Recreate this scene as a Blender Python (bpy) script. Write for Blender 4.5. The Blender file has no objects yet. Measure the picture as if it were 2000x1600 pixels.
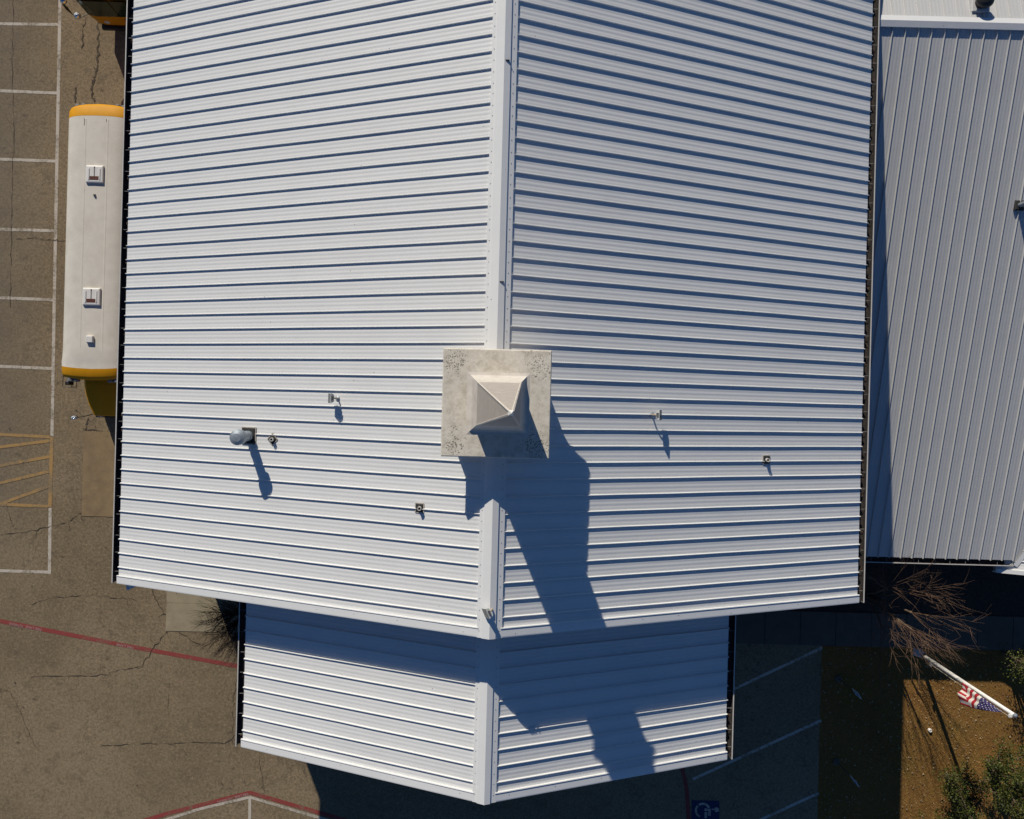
import bpy, math, random
from mathutils import Vector, Matrix
R = math.radians
random.seed(7)
scene = bpy.context.scene
COL = scene.collection

# ------------------------------------------------------------------ camera, sky, sun
H = 32.3                 # camera height over the ground (m); it looks straight down
FPX = 1480.0             # focal length in pixels of the 2000 px wide photograph
NU, NV = 942.0, 780.0    # pixel of the nadir
ROT = R(1.5)
cam_d = bpy.data.cameras.new('camera')
cam = bpy.data.objects.new('camera', cam_d)
COL.objects.link(cam)
cam.location = (0, 0, H)
cam.rotation_euler = (0, 0, ROT)
cam_d.sensor_fit = 'HORIZONTAL'
cam_d.sensor_width = 36.0
cam_d.lens = FPX / 2000.0 * 36.0
cam_d.shift_x = (1000 - NU) / 2000.0
cam_d.shift_y = -(800 - NV) / 2000.0
cam_d.clip_end = 5000
scene.camera = cam

SUN_AZ, SUN_EL = R(22.0), R(26.5)      # shadows fall towards +x sin(az), -y cos(az)
world = bpy.data.worlds.new('World')
scene.world = world
world.use_nodes = True
wn = world.node_tree.nodes
wl = world.node_tree.links
bg = wn['Background']
sky = wn.new('ShaderNodeTexSky')
sky.sky_type = 'NISHITA'
sky.sun_disc = False
sky.sun_elevation = SUN_EL
sky.sun_rotation = -SUN_AZ
sky.air_density = 1.0
sky.dust_density = 0.0
sky.ozone_density = 10.0
wl.new(sky.outputs[0], bg.inputs[0])
bg.inputs[1].default_value = 0.06
sun_d = bpy.data.lights.new('sun', 'SUN')
sun = bpy.data.objects.new('sun', sun_d)
COL.objects.link(sun)
sun_d.energy = 4.6
sun_d.angle = R(0.5)
sun_d.color = (1.0, 0.925, 0.79)
sd = Vector((math.sin(SUN_AZ) * math.cos(SUN_EL), -math.cos(SUN_AZ) * math.cos(SUN_EL), -math.sin(SUN_EL)))
sun.rotation_euler = sd.to_track_quat('-Z', 'Y').to_euler()
sun.location = (-20, 40, 60)
scene.view_settings.view_transform = 'Standard'
scene.view_settings.look = 'None'
scene.view_settings.exposure = 0.0
scene.view_settings.gamma = 1.0
scene.view_settings.use_curve_mapping = False
scene.cycles.max_bounces = 6
scene.cycles.use_denoising = True


def P(u, v, z=0.0):
    """photo pixel + height -> world point (used for measured places)"""
    d = (H - z) / FPX
    x, y = (u - NU) * d, -(v - NV) * d
    c, s = math.cos(ROT), math.sin(ROT)
    return Vector((x * c - y * s, x * s + y * c, z))


# ------------------------------------------------------------------ helpers
def empty(name, loc=(0, 0, 0), rz=0.0):
    o = bpy.data.objects.new(name, None)
    COL.objects.link(o)
    o.location = loc
    o.rotation_euler = (0, 0, rz)
    o.empty_display_size = 0.3
    return o


def tag(o, label=None, cat=None, group=None, kind=None):
    if label: o['label'] = label
    if cat: o['category'] = cat
    if group: o['group'] = group
    if kind: o['kind'] = kind
    return o


def link(name, me, parent=None, loc=(0, 0, 0), rz=0.0, rot=None):
    o = bpy.data.objects.new(name, me)
    COL.objects.link(o)
    o.location = loc
    o.rotation_euler = rot if rot else (0, 0, rz)
    if parent: o.parent = parent
    return o


class MB:
    def __init__(self):
        self.v, self.f, self.uv = [], [], None

    def add(self, vs, fs):
        n = len(self.v)
        self.v += [tuple(p) for p in vs]
        self.f += [tuple(i + n for i in f) for f in fs]
        return self

    def box(self, x0, x1, y0, y1, z0, z1):
        vs = [(x, y, z) for z in (z0, z1) for y in (y0, y1) for x in (x0, x1)]
        return self.add(vs, [(0, 2, 3, 1), (4, 5, 7, 6), (0, 1, 5, 4), (2, 6, 7, 3), (0, 4, 6, 2), (1, 3, 7, 5)])

    def prism(self, poly, axis, a, b):
        """extrude a 2D polygon along an axis ('x','y','z') from a to b"""
        def mk(p, t):
            if axis == 'y': return (p[0], t, p[1])
            if axis == 'x': return (t, p[0], p[1])
            return (p[0], p[1], t)
        n = len(poly)
        vs = [mk(p, a) for p in poly] + [mk(p, b) for p in poly]
        fs = [tuple(range(n))[::-1], tuple(range(n, 2 * n))]
        fs += [(i, (i + 1) % n, n + (i + 1) % n, n + i) for i in range(n)]
        return self.add(vs, fs)

    def strip(self, poly, axis, a, b, cuts=1):
        """open profile swept along an axis"""
        n = len(poly)
        vs = []
        for k in range(cuts + 1):
            t = a + (b - a) * k / cuts
            for p in poly:
                vs.append((p[0], t, p[1]) if axis == 'y' else (t, p[0], p[1]))
        fs = []
        for k in range(cuts):
            for i in range(n - 1):
                fs.append((k * n + i, k * n + i + 1, (k + 1) * n + i + 1, (k + 1) * n + i))
        return self.add(vs, fs)

    def tube(self, pts, rad, n=6, cap=True):
        pts = [Vector(p) for p in pts]
        if not isinstance(rad, (list, tuple)): rad = [rad] * len(pts)
        vs = []
        for i, p in enumerate(pts):
            d = (pts[min(i + 1, len(pts) - 1)] - pts[max(i - 1, 0)])
            if d.length < 1e-9: d = Vector((0, 0, 1))
            d.normalize()
            a = d.cross(Vector((0.31, 0.87, 0.12)))
            if a.length < 1e-3: a = d.cross(Vector((1, 0, 0)))
            a.normalize()
            b = d.cross(a)
            for k in range(n):
                t = 2 * math.pi * k / n
                vs.append(p + a * math.cos(t) * rad[i] + b * math.sin(t) * rad[i])
        fs = []
        for i in range(len(pts) - 1):
            for k in range(n):
                fs.append((i * n + k, i * n + (k + 1) % n, (i + 1) * n + (k + 1) % n, (i + 1) * n + k))
        if cap:
            fs.append(tuple(range(n))[::-1])
            fs.append(tuple((len(pts) - 1) * n + k for k in range(n)))
        return self.add(vs, fs)

    def lathe(self, prof, n=20, c=(0, 0, 0)):
        vs = []
        for r, z in prof:
            for k in range(n):
                t = 2 * math.pi * k / n
                vs.append((c[0] + r * math.cos(t), c[1] + r * math.sin(t), c[2] + z))
        fs = []
        for i in range(len(prof) - 1):
            for k in range(n):
                fs.append((i * n + k, i * n + (k + 1) % n, (i + 1) * n + (k + 1) % n, (i + 1) * n + k))
        fs.append(tuple(range(n))[::-1])
        fs.append(tuple((len(prof) - 1) * n + k for k in range(n)))
        return self.add(vs, fs)

    def squares(self, prof, c=(0, 0)):
        """stack of square rings (half width, z)"""
        vs = []
        for w, z in prof:
            vs += [(c[0] - w, c[1] - w, z), (c[0] + w, c[1] - w, z), (c[0] + w, c[1] + w, z), (c[0] - w, c[1] + w, z)]
        fs = []
        for i in range(len(prof) - 1):
            for k in range(4):
                fs.append((i * 4 + k, i * 4 + (k + 1) % 4, (i + 1) * 4 + (k + 1) % 4, (i + 1) * 4 + k))
        fs.append((3, 2, 1, 0))
        m = (len(prof) - 1) * 4
        fs.append((m, m + 1, m + 2, m + 3))
        return self.add(vs, fs)

    def mesh(self, name, mat, smooth=False):
        me = bpy.data.meshes.new(name)
        me.from_pydata(self.v, [], self.f)
        me.materials.append(mat)
        if smooth:
            for p in me.polygons: p.use_smooth = True
        me.update()
        return me

    def build(self, name, mat, parent=None, loc=(0, 0, 0), rz=0.0, smooth=False, bevel=0.0, rot=None):
        o = link(name, self.mesh(name, mat, smooth), parent, loc, rz, rot)
        if bevel:
            m = o.modifiers.new('bevel', 'BEVEL')
            m.width = bevel
            m.segments = 2
            m.limit_method = 'ANGLE'
        return o


# ------------------------------------------------------------------ materials
def nmat(name):
    m = bpy.data.materials.new(name)
    m.use_nodes = True
    nt = m.node_tree
    return m, nt, nt.nodes, nt.links, nt.nodes['Principled BSDF']


def N(nt, t, **kw):
    n = nt.nodes.new(t)
    for k, v in kw.items():
        if k in n.inputs.keys(): n.inputs[k].default_value = v
        else: setattr(n, k, v)
    return n


def ramp(nt, fac, stops, interp='LINEAR'):
    r = nt.nodes.new('ShaderNodeValToRGB')
    r.color_ramp.interpolation = interp
    el = r.color_ramp.elements
    while len(el) < len(stops): el.new(0.5)
    for e, (p, c) in zip(el, stops):
        e.position = p
        e.color = c if len(c) == 4 else (*c, 1)
    nt.links.new(fac, r.inputs[0])
    return r


def mixc(nt, fac, a, b, mode='MIX'):
    m = nt.nodes.new('ShaderNodeMix')
    m.data_type = 'RGBA'
    m.blend_type = mode
    for s, val in ((0, fac), (6, a), (7, b)):
        if isinstance(val, (int, float)): m.inputs[s].default_value = val
        elif isinstance(val, tuple): m.inputs[s].default_value = val if len(val) == 4 else (*val, 1)
        else: nt.links.new(val, m.inputs[s])
    return m.outputs[2]


def coords(nt, obj=False):
    if obj: return nt.nodes.new('ShaderNodeTexCoord').outputs['Object']
    return nt.nodes.new('ShaderNodeNewGeometry').outputs['Position']


def noise(nt, vec, scale, detail=4, rough=0.55):
    n = N(nt, 'ShaderNodeTexNoise', Scale=scale, Detail=detail, Roughness=rough)
    nt.links.new(vec, n.inputs['Vector'])
    return n.outputs[0]


def simple(name, col, rough=0.6, metal=0.0, var=0.12, scale=6.0, bump=0.0, spec=0.5, dirt=None):
    m, nt, nd, lk, b = nmat(name)
    v = coords(nt)
    f = noise(nt, v, scale)
    lo = tuple(max(0, c * (1 - var)) for c in col)
    hi = tuple(min(1, c * (1 + var)) for c in col)
    out = ramp(nt, f, [(0.3, lo), (0.7, hi)]).outputs[0]
    if dirt:
        f2 = noise(nt, v, scale * 0.37, 6, 0.7)
        r2 = ramp(nt, f2, [(0.5, (0, 0, 0)), (0.75, (1, 1, 1))])
        out = mixc(nt, r2.outputs[0], out, dirt)
    lk.new(out, b.inputs['Base Color'])
    b.inputs['Roughness'].default_value = rough
    b.inputs['Metallic'].default_value = metal
    b.inputs['Specular IOR Level'].default_value = spec
    if bump:
        bp = N(nt, 'ShaderNodeBump', Strength=bump, Distance=0.02)
        lk.new(noise(nt, v, scale * 4, 5), bp.inputs['Height'])
        lk.new(bp.outputs[0], b.inputs['Normal'])
    return m


def roof_metal(name, col):
    """white painted steel: panel to panel differences, rain streaks, faint oil canning"""
    m, nt, nd, lk, b = nmat(name)
    oi = nd.new('ShaderNodeObjectInfo')
    v = coords(nt)
    mp = N(nt, 'ShaderNodeMapping')
    mp.inputs['Scale'].default_value = (1.0, 1.0, 1.0)
    lk.new(v, mp.inputs[0])
    f = noise(nt, mp.outputs[0], 0.8, 6, 0.6)
    f2 = noise(nt, v, 9.0, 4, 0.6)
    base = ramp(nt, oi.outputs['Random'], [(0, tuple(c * 0.965 for c in col)), (1, col)]).outputs[0]
    base = mixc(nt, ramp(nt, f, [(0.45, (0, 0, 0)), (0.8, (0.35, 0.35, 0.35))]).outputs[0], base, tuple(c * 0.86 for c in col))
    base = mixc(nt, ramp(nt, f2, [(0.62, (0, 0, 0)), (0.8, (0.25, 0.25, 0.25))]).outputs[0], base, (0.5, 0.48, 0.44))
    sp = N(nt, 'ShaderNodeTexVoronoi', Scale=1.6)
    lk.new(v, sp.inputs['Vector'])
    base = mixc(nt, ramp(nt, sp.outputs['Distance'], [(0.018, (0.8, 0.8, 0.8)), (0.03, (0, 0, 0))]).outputs[0], base, (0.12, 0.11, 0.10))
    lk.new(base, b.inputs['Base Color'])
    b.inputs['Roughness'].default_value = 0.5
    b.inputs['Specular IOR Level'].default_value = 0.3
    bp = N(nt, 'ShaderNodeBump', Strength=0.25, Distance=0.02)
    lk.new(noise(nt, v, 1.7, 3), bp.inputs['Height'])
    lk.new(bp.outputs[0], b.inputs['Normal'])
    return m


def asphalt_mat():
    m, nt, nd, lk, b = nmat('asphalt')
    v = coords(nt)
    big = noise(nt, v, 0.16, 6, 0.62)
    mid = noise(nt, v, 1.3, 8, 0.7)
    fine = noise(nt, v, 26.0, 3, 0.75)
    base = ramp(nt, big, [(0.38, (0.185, 0.138, 0.083)), (0.5, (0.245, 0.184, 0.110)), (0.62, (0.285, 0.216, 0.133))]).outputs[0]
    base = mixc(nt, ramp(nt, mid, [(0.52, (0, 0, 0)), (0.66, (0.75, 0.75, 0.75))]).outputs[0], base, (0.135, 0.103, 0.067))
    base = mixc(nt, ramp(nt, mid, [(0.28, (0.5, 0.5, 0.5)), (0.42, (0, 0, 0))]).outputs[0], base, (0.275, 0.222, 0.148))
    # aggregate specks
    vo = N(nt, 'ShaderNodeTexVoronoi', Scale=34.0)
    lk.new(v, vo.inputs['Vector'])
    sep = nd.new('ShaderNodeSeparateColor')
    lk.new(vo.outputs['Color'], sep.inputs[0])
    base = mixc(nt, ramp(nt, sep.outputs[0], [(0.78, (0, 0, 0)), (0.98, (0.55, 0.55, 0.55))]).outputs[0], base, (0.07, 0.054, 0.038))
    base = mixc(nt, ramp(nt, sep.outputs[1], [(0.85, (0, 0, 0)), (1.0, (0.5, 0.5, 0.5))]).outputs[0], base, (0.36, 0.30, 0.21))
    base = mixc(nt, ramp(nt, fine, [(0.35, (0.35, 0.35, 0.35)), (0.6, (0, 0, 0))]).outputs[0], base, (0.115, 0.09, 0.06))
    wv = N(nt, 'ShaderNodeVectorMath', operation='MULTIPLY_ADD')
    nz = N(nt, 'ShaderNodeTexNoise', Scale=1.6, Detail=5.0)
    lk.new(v, nz.inputs['Vector'])
    lk.new(nz.outputs['Color'], wv.inputs[0])
    wv.inputs[1].default_value = (0.9, 0.9, 0.9)
    lk.new(v, wv.inputs[2])
    ve = N(nt, 'ShaderNodeTexVoronoi', Scale=2.3, feature='DISTANCE_TO_EDGE')
    lk.new(wv.outputs[0], ve.inputs['Vector'])
    net = ramp(nt, ve.outputs['Distance'], [(0.0, (1, 1, 1)), (0.035, (0, 0, 0))])
    msk = ramp(nt, noise(nt, v, 0.33, 5, 0.7), [(0.47, (0, 0, 0)), (0.60, (0.8, 0.8, 0.8))])
    mm = N(nt, 'ShaderNodeMath', operation='MULTIPLY')
    lk.new(net.outputs[0], mm.inputs[0]); lk.new(msk.outputs[0], mm.inputs[1])
    base = mixc(nt, mm.outputs[0], base, (0.085, 0.064, 0.044))
    grain = noise(nt, v, 9.0, 8, 0.85)
    base = mixc(nt, ramp(nt, grain, [(0.51, (0, 0, 0)), (0.60, (0.8, 0.8, 0.8))]).outputs[0], base, (0.125, 0.095, 0.06))
    base = mixc(nt, ramp(nt, grain, [(0.38, (0.7, 0.7, 0.7)), (0.48, (0, 0, 0))]).outputs[0], base, (0.33, 0.26, 0.165))
    # oil drips and tyre-dark lane through the stalls on the far left
    vo2 = N(nt, 'ShaderNodeTexVoronoi', Scale=0.95)
    lk.new(wv.outputs[0], vo2.inputs['Vector'])
    base = mixc(nt, ramp(nt, vo2.outputs['Distance'], [(0.03, (0.6, 0.6, 0.6)), (0.10, (0, 0, 0))]).outputs[0], base, (0.055, 0.043, 0.03))
    sx = nd.new('ShaderNodeSeparateXYZ')
    lk.new(v, sx.inputs[0])
    wob = N(nt, 'ShaderNodeMath', operation='MULTIPLY_ADD')
    lk.new(noise(nt, v, 0.45, 3), wob.inputs[0])
    wob.inputs[1].default_value = 3.0
    lk.new(sx.outputs[0], wob.inputs[2])
    lane = ramp(nt, N(nt, 'ShaderNodeMath').outputs[0], [(0, (0, 0, 0)), (1, (1, 1, 1))])
    mr = N(nt, 'ShaderNodeMapRange')
    lk.new(wob.outputs[0], mr.inputs[0])
    mr.inputs[1].default_value = -20.0
    mr.inputs[2].default_value = -15.5
    lk.new(mr.outputs[0], lane.inputs[0])
    el = lane.color_ramp.elements
    el[0].position = 0.15; el[0].color = (0.45, 0.45, 0.45, 1)
    el[1].position = 0.75; el[1].color = (0, 0, 0, 1)
    yr = N(nt, 'ShaderNodeMapRange')
    lk.new(sx.outputs[1], yr.inputs[0])
    yr.inputs[1].default_value = -9.0
    yr.inputs[2].default_value = -4.0
    lm = N(nt, 'ShaderNodeMath', operation='MULTIPLY')
    lk.new(lane.outputs[0], lm.inputs[0])
    lk.new(yr.outputs[0], lm.inputs[1])
    base = mixc(nt, lm.outputs[0], base, (0.145, 0.125, 0.10))
    lk.new(base, b.inputs['Base Color'])
    b.inputs['Roughness'].default_value = 0.92
    b.inputs['Specular IOR Level'].default_value = 0.2
    bp = N(nt, 'ShaderNodeBump', Strength=0.45, Distance=0.012)
    lk.new(fine, bp.inputs['Height'])
    lk.new(bp.outputs[0], b.inputs['Normal'])
    return m


def paint_mat(name, col, wear=0.5):
    """worn traffic paint: the asphalt shows through where it has rubbed off"""
    m, nt, nd, lk, b = nmat(name)
    v = coords(nt)
    a = noise(nt, v, 9.0, 6, 0.75)
    c = noise(nt, v, 1.1, 4, 0.6)
    ad = N(nt, 'ShaderNodeMath', operation='ADD')
    lk.new(a, ad.inputs[0])
    lk.new(c, ad.inputs[1])
    lo = 1.30 - 0.45 * wear
    f = ramp(nt, ad.outputs[0], [(lo / 2, (0, 0, 0)), (min(1, (lo + 0.22) / 2), (0.85, 0.85, 0.85))])
    half = N(nt, 'ShaderNodeMath', operation='MULTIPLY')
    lk.new(ad.outputs[0], half.inputs[0])
    half.inputs[1].default_value = 0.5
    lk.new(half.outputs[0], f.inputs[0])
    fine = noise(nt, v, 30, 2)
    pc = ramp(nt, fine, [(0.3, tuple(x * 0.8 for x in col)), (0.7, col)]).outputs[0]
    base = mixc(nt, f.outputs[0], pc, (0.18, 0.142, 0.094))
    lk.new(base, b.inputs['Base Color'])
    b.inputs['Roughness'].default_value = 0.85
    return m


def lawn_mat():
    m, nt, nd, lk, b = nmat('dry_grass')
    v = coords(nt)
    big = noise(nt, v, 0.55, 5, 0.6)
    mid = noise(nt, v, 6.0, 6, 0.75)
    fine = noise(nt, v, 38.0, 3, 0.8)
    base = ramp(nt, big, [(0.3, (0.185, 0.090, 0.026)), (0.5, (0.25, 0.130, 0.038)), (0.7, (0.20, 0.13, 0.032))]).outputs[0]
    base = mixc(nt, ramp(nt, mid, [(0.45, (0, 0, 0)), (0.75, (0.7, 0.7, 0.7))]).outputs[0], base, (0.31, 0.18, 0.06))
    base = mixc(nt, ramp(nt, fine, [(0.35, (0.7, 0.7, 0.7)), (0.55, (0, 0, 0))]).outputs[0], base, (0.10, 0.052, 0.018))
    lk.new(base, b.inputs['Base Color'])
    b.inputs['Roughness'].default_value = 0.95
    b.inputs['Specular IOR Level'].default_value = 0.1
    bp = N(nt, 'ShaderNodeBump', Strength=0.5, Distance=0.03)
    lk.new(fine, bp.inputs['Height'])
    lk.new(bp.outputs[0], b.inputs['Normal'])
    return m


def slab_mat(centre, half):
    """weathered fibreglass cornice with lichen specks gathered at the corners"""
    m, nt, nd, lk, b = nmat('weathered_slab')
    v = coords(nt, True)
    f = noise(nt, v, 5.0, 8, 0.7)
    base = ramp(nt, f, [(0.35, (0.47, 0.425, 0.35)), (0.5, (0.61, 0.56, 0.475)), (0.68, (0.69, 0.645, 0.56))]).outputs[0]
    st = noise(nt, v, 14.0, 5, 0.7)
    base = mixc(nt, ramp(nt, st, [(0.55, (0, 0, 0)), (0.75, (0.5, 0.5, 0.5))]).outputs[0], base, (0.66, 0.60, 0.49))
    vo = N(nt, 'ShaderNodeTexVoronoi', Scale=24.0)
    lk.new(v, vo.inputs['Vector'])
    dots = ramp(nt, vo.outputs['Distance'], [(0.34, (1, 1, 1)), (0.48, (0, 0, 0))])
    sx = nd.new('ShaderNodeSeparateXYZ')
    lk.new(v, sx.inputs[0])
    ax = N(nt, 'ShaderNodeMath', operation='ABSOLUTE'); lk.new(sx.outputs[0], ax.inputs[0])
    ay = N(nt, 'ShaderNodeMath', operation='ABSOLUTE'); lk.new(sx.outputs[1], ay.inputs[0])
    mn = N(nt, 'ShaderNodeMath', operation='MINIMUM'); lk.new(ax.outputs[0], mn.inputs[0]); lk.new(ay.outputs[0], mn.inputs[1])
    mx = N(nt, 'ShaderNodeMath', operation='MAXIMUM'); lk.new(ax.outputs[0], mx.inputs[0]); lk.new(ay.outputs[0], mx.inputs[1])
    # distance from the point three quarters out on each diagonal
    q = half * 0.76
    dx = N(nt, 'ShaderNodeMath', operation='SUBTRACT'); lk.new(mx.outputs[0], dx.inputs[0]); dx.inputs[1].default_value = q
    dy = N(nt, 'ShaderNodeMath', operation='SUBTRACT'); lk.new(mn.outputs[0], dy.inputs[0]); dy.inputs[1].default_value = q
    d2 = N(nt, 'ShaderNodeMath', operation='POWER'); lk.new(dx.outputs[0], d2.inputs[0]); d2.inputs[1].default_value = 2
    e2 = N(nt, 'ShaderNodeMath', operation='POWER'); lk.new(dy.outputs[0], e2.inputs[0]); e2.inputs[1].default_value = 2
    dd = N(nt, 'ShaderNodeMath', operation='ADD'); lk.new(d2.outputs[0], dd.inputs[0]); lk.new(e2.outputs[0], dd.inputs[1])
    corner = ramp(nt, dd.outputs[0], [(0.0, (0.62, 0.62, 0.62)), (0.10, (0.42, 0.42, 0.42)), (0.35, (0.2, 0.2, 0.2)), (0.9, (0.12, 0.12, 0.12))])
    cl = noise(nt, v, 9.0, 6, 0.75)
    lim = N(nt, 'ShaderNodeMath', operation='LESS_THAN'); lk.new(cl, lim.inputs[0]); 
    sc = N(nt, 'ShaderNodeMath', operation='MULTIPLY_ADD'); lk.new(corner.outputs[0], sc.inputs[0]); sc.inputs[1].default_value = 0.50; sc.inputs[2].default_value = 0.24
    lk.new(sc.outputs[0], lim.inputs[1])
    mk = N(nt, 'ShaderNodeMath', operation='MULTIPLY'); lk.new(dots.outputs[0], mk.inputs[0]); lk.new(lim.outputs[0], mk.inputs[1])
    sc2 = N(nt, 'ShaderNodeMath', operation='MULTIPLY'); lk.new(mk.outputs[0], sc2.inputs[0]); sc2.inputs[1].default_value = 0.85
    base = mixc(nt, sc2.outputs[0], base, (0.075, 0.07, 0.045))
    lk.new(base, b.inputs['Base Color'])
    b.inputs['Roughness'].default_value = 0.85
    bp = N(nt, 'ShaderNodeBump', Strength=0.35, Distance=0.02)
    lk.new(st, bp.inputs['Height'])
    lk.new(bp.outputs[0], b.inputs['Normal'])
    return m


M = {}
M['roof'] = roof_metal('white_roof_steel', (0.69, 0.695, 0.69))
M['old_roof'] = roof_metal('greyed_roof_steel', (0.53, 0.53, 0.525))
M['trim'] = roof_metal('white_trim_steel', (0.72, 0.725, 0.72))
M['deck'] = simple('roof_deck', (0.35, 0.34, 0.32), 0.9)
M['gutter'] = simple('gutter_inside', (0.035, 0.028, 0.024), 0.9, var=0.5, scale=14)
M['gutter_out'] = simple('gutter_paint', (0.52, 0.50, 0.47), 0.5, var=0.08)
M['strap'] = simple('strap_steel', (0.22, 0.21, 0.20), 0.6)
M['brick'] = simple('wall_brick', (0.30, 0.21, 0.16), 0.9, var=0.2, bump=0.2)
M['glassdark'] = simple('window_glass', (0.03, 0.035, 0.04), 0.08, var=0.1, spec=0.6)
M['asphalt'] = asphalt_mat()
M['crack'] = simple('crack_tar', (0.075, 0.056, 0.038), 0.95, var=0.5, scale=24)
M['white_paint'] = paint_mat('white_line_paint', (0.56, 0.50, 0.42), 0.75)
M['yellow_paint'] = paint_mat('ochre_line_paint', (0.40, 0.24, 0.085), 0.8)
M['red_paint'] = paint_mat('red_line_paint', (0.27, 0.045, 0.038), 0.6)
M['blue_paint'] = paint_mat('blue_ground_paint', (0.010, 0.028, 0.095), 0.3)
M['letter_paint'] = paint_mat('lettering_paint', (0.46, 0.30, 0.28), 0.6)
M['lawn'] = lawn_mat()
M['concrete'] = simple('tan_concrete', (0.235, 0.165, 0.088), 0.9, var=0.16, scale=2.2, bump=0.15, dirt=(0.17, 0.115, 0.06))
M['pale_concrete'] = simple('pale_concrete', (0.30, 0.25, 0.165), 0.9, var=0.12, scale=2.0, bump=0.12, dirt=(0.22, 0.17, 0.10))
M['walk'] = simple('walk_concrete', (0.105, 0.088, 0.068), 0.9, var=0.12, scale=2.0, bump=0.1)
M['soil'] = simple('bed_soil', (0.045, 0.034, 0.025), 0.95, var=0.4, scale=8, bump=0.6)
M['fibreglass'] = simple('steeple_fibreglass', (0.60, 0.55, 0.49), 0.6, var=0.07, scale=7, dirt=(0.47, 0.42, 0.36))
M['spire'] = simple('spire_siding', (0.38, 0.34, 0.30), 0.65, var=0.10, scale=11, dirt=(0.50, 0.45, 0.40))
M['galv'] = simple('galvanised_steel', (0.30, 0.34, 0.375), 0.5, 0.4, var=0.15, scale=9)
M['rubber'] = simple('black_rubber', (0.018, 0.018, 0.018), 0.75, var=0.3, scale=20)
M['sealant'] = simple('grey_sealant', (0.40, 0.37, 0.33), 0.85, var=0.25, scale=30)
M['pvc'] = simple('pipe_plastic', (0.55, 0.53, 0.49), 0.5)
M['fixture'] = simple('lamp_housing', (0.55, 0.55, 0.53), 0.5, var=0.15, scale=20)
M['fixture_dark'] = simple('lamp_lens', (0.11, 0.12, 0.12), 0.3)
M['rust'] = simple('rust_stain', (0.42, 0.33, 0.24), 0.8, var=0.3, scale=30)
M['bus_white'] = simple('bus_roof_white', (0.66, 0.615, 0.535), 0.45, var=0.05, scale=3, dirt=(0.58, 0.53, 0.45))
M['bus_yellow'] = simple('bus_yellow', (0.60, 0.270, 0.004), 0.6, var=0.05, scale=4, spec=0.2)
M['bus_seam'] = simple('bus_grime', (0.16, 0.13, 0.09), 0.8, var=0.3, scale=12)
M['black'] = simple('black_metal', (0.015, 0.015, 0.015), 0.5, var=0.3)
M['hatch_white'] = simple('hatch_plastic', (0.70, 0.68, 0.65), 0.4, var=0.04)
M['hatch_brown'] = simple('hatch_label', (0.10, 0.03, 0.015), 0.5)
M['mirror'] = simple('mirror_glass', (0.8, 0.82, 0.85), 0.05, 1.0, var=0.02)
M['lens_amber'] = simple('amber_lens', (0.55, 0.17, 0.01), 0.2)
M['lens_grey'] = simple('lamp_hood_grey', (0.20, 0.20, 0.20), 0.5)
M['rim'] = simple('wheel_rim', (0.30, 0.22, 0.08), 0.5)
M['tinted'] = simple('tinted_windscreen', (0.010, 0.026, 0.012), 0.16, var=0.7, scale=1.5, spec=0.35)
M['twig'] = simple('bare_twig', (0.125, 0.072, 0.043), 0.85, var=0.3, scale=20)
M['twig_dark'] = simple('bare_twig_dark', (0.05, 0.034, 0.022), 0.9, var=0.3, scale=20)
M['bark'] = simple('tree_bark', (0.13, 0.09, 0.06), 0.9, var=0.3, scale=15, bump=0.4)
M['pole_white'] = simple('pole_white_paint', (0.78, 0.76, 0.72), 0.4, var=0.04)
M['sign_white'] = simple('sign_white', (0.62, 0.66, 0.68), 0.5, var=0.05)
M['sign_blue'] = simple('sign_blue', (0.03, 0.09, 0.33), 0.5, var=0.05)
M['rope'] = simple('halyard_rope', (0.5, 0.47, 0.40), 0.9)

# ------------------------------------------------------------------ dimensions (m)
EZ, SLOPE, HW, PW = 7.5, 0.39, 12.09, 0.457     # main eave height, pitch, half width, panel width
RZ = EZ + SLOPE * HW
X0 = P(967.6, 780, RZ).x                        # ridge line of the main roof (parallel to y)
YG, YB = -6.30, 16.6                            # front rake edge and back end
EZ2, HW2 = 8.06, 7.72
RZ2 = EZ2 + SLOPE * HW2
YG2 = -11.28

# ------------------------------------------------------------------ ground
XE = P(1605, 1265).x          # edge between asphalt and lawn on the right
gm = MB().add([(-900, -900, -0.02), (900, -900, -0.02), (900, 900, -0.02), (-900, 900, -0.02)], [(0, 1, 2, 3)])
tag(gm.build('ground', M['soil']), kind='structure')
lot = MB().add([(-70, -70, 0), (XE, -70, 0), (XE, 90, 0), (-70, 90, 0)], [(0, 1, 2, 3)]).build('parking_lot', M['asphalt'])
tag(lot, kind='structure')
WY0, WY1 = P(1700, 1263).y, P(1700, 1197).y
lawn = MB().add([(XE, -70, 0.0), (70, -70, 0.0), (70, WY0, 0.0), (XE, WY0, 0.0)], [(0, 1, 2, 3)]).build('lawn', M['lawn'])
tag(lawn, kind='structure')
bed = MB().add([(11.0, WY1, 0.006), (70, WY1, 0.006), (70, -5.2, 0.006), (11.0, -5.2, 0.006)], [(0, 1, 2, 3)]).build('planting_bed', M['soil'])
tag(bed, kind='structure')
walk = empty('walkway', (XE, WY0, 0))
tag(walk, kind='structure')
xw = P(1428, 1230).x - 1.6
nslab = 0
while xw < 26:
    MB().box(xw + 0.006, xw + 1.5, WY0, WY1, -0.05, 0.05 + random.uniform(-0.004, 0.004)).build('paving_slab', M['walk'], walk, loc=(-XE, -WY0, 0), bevel=0.01)
    xw += 1.51


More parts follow.
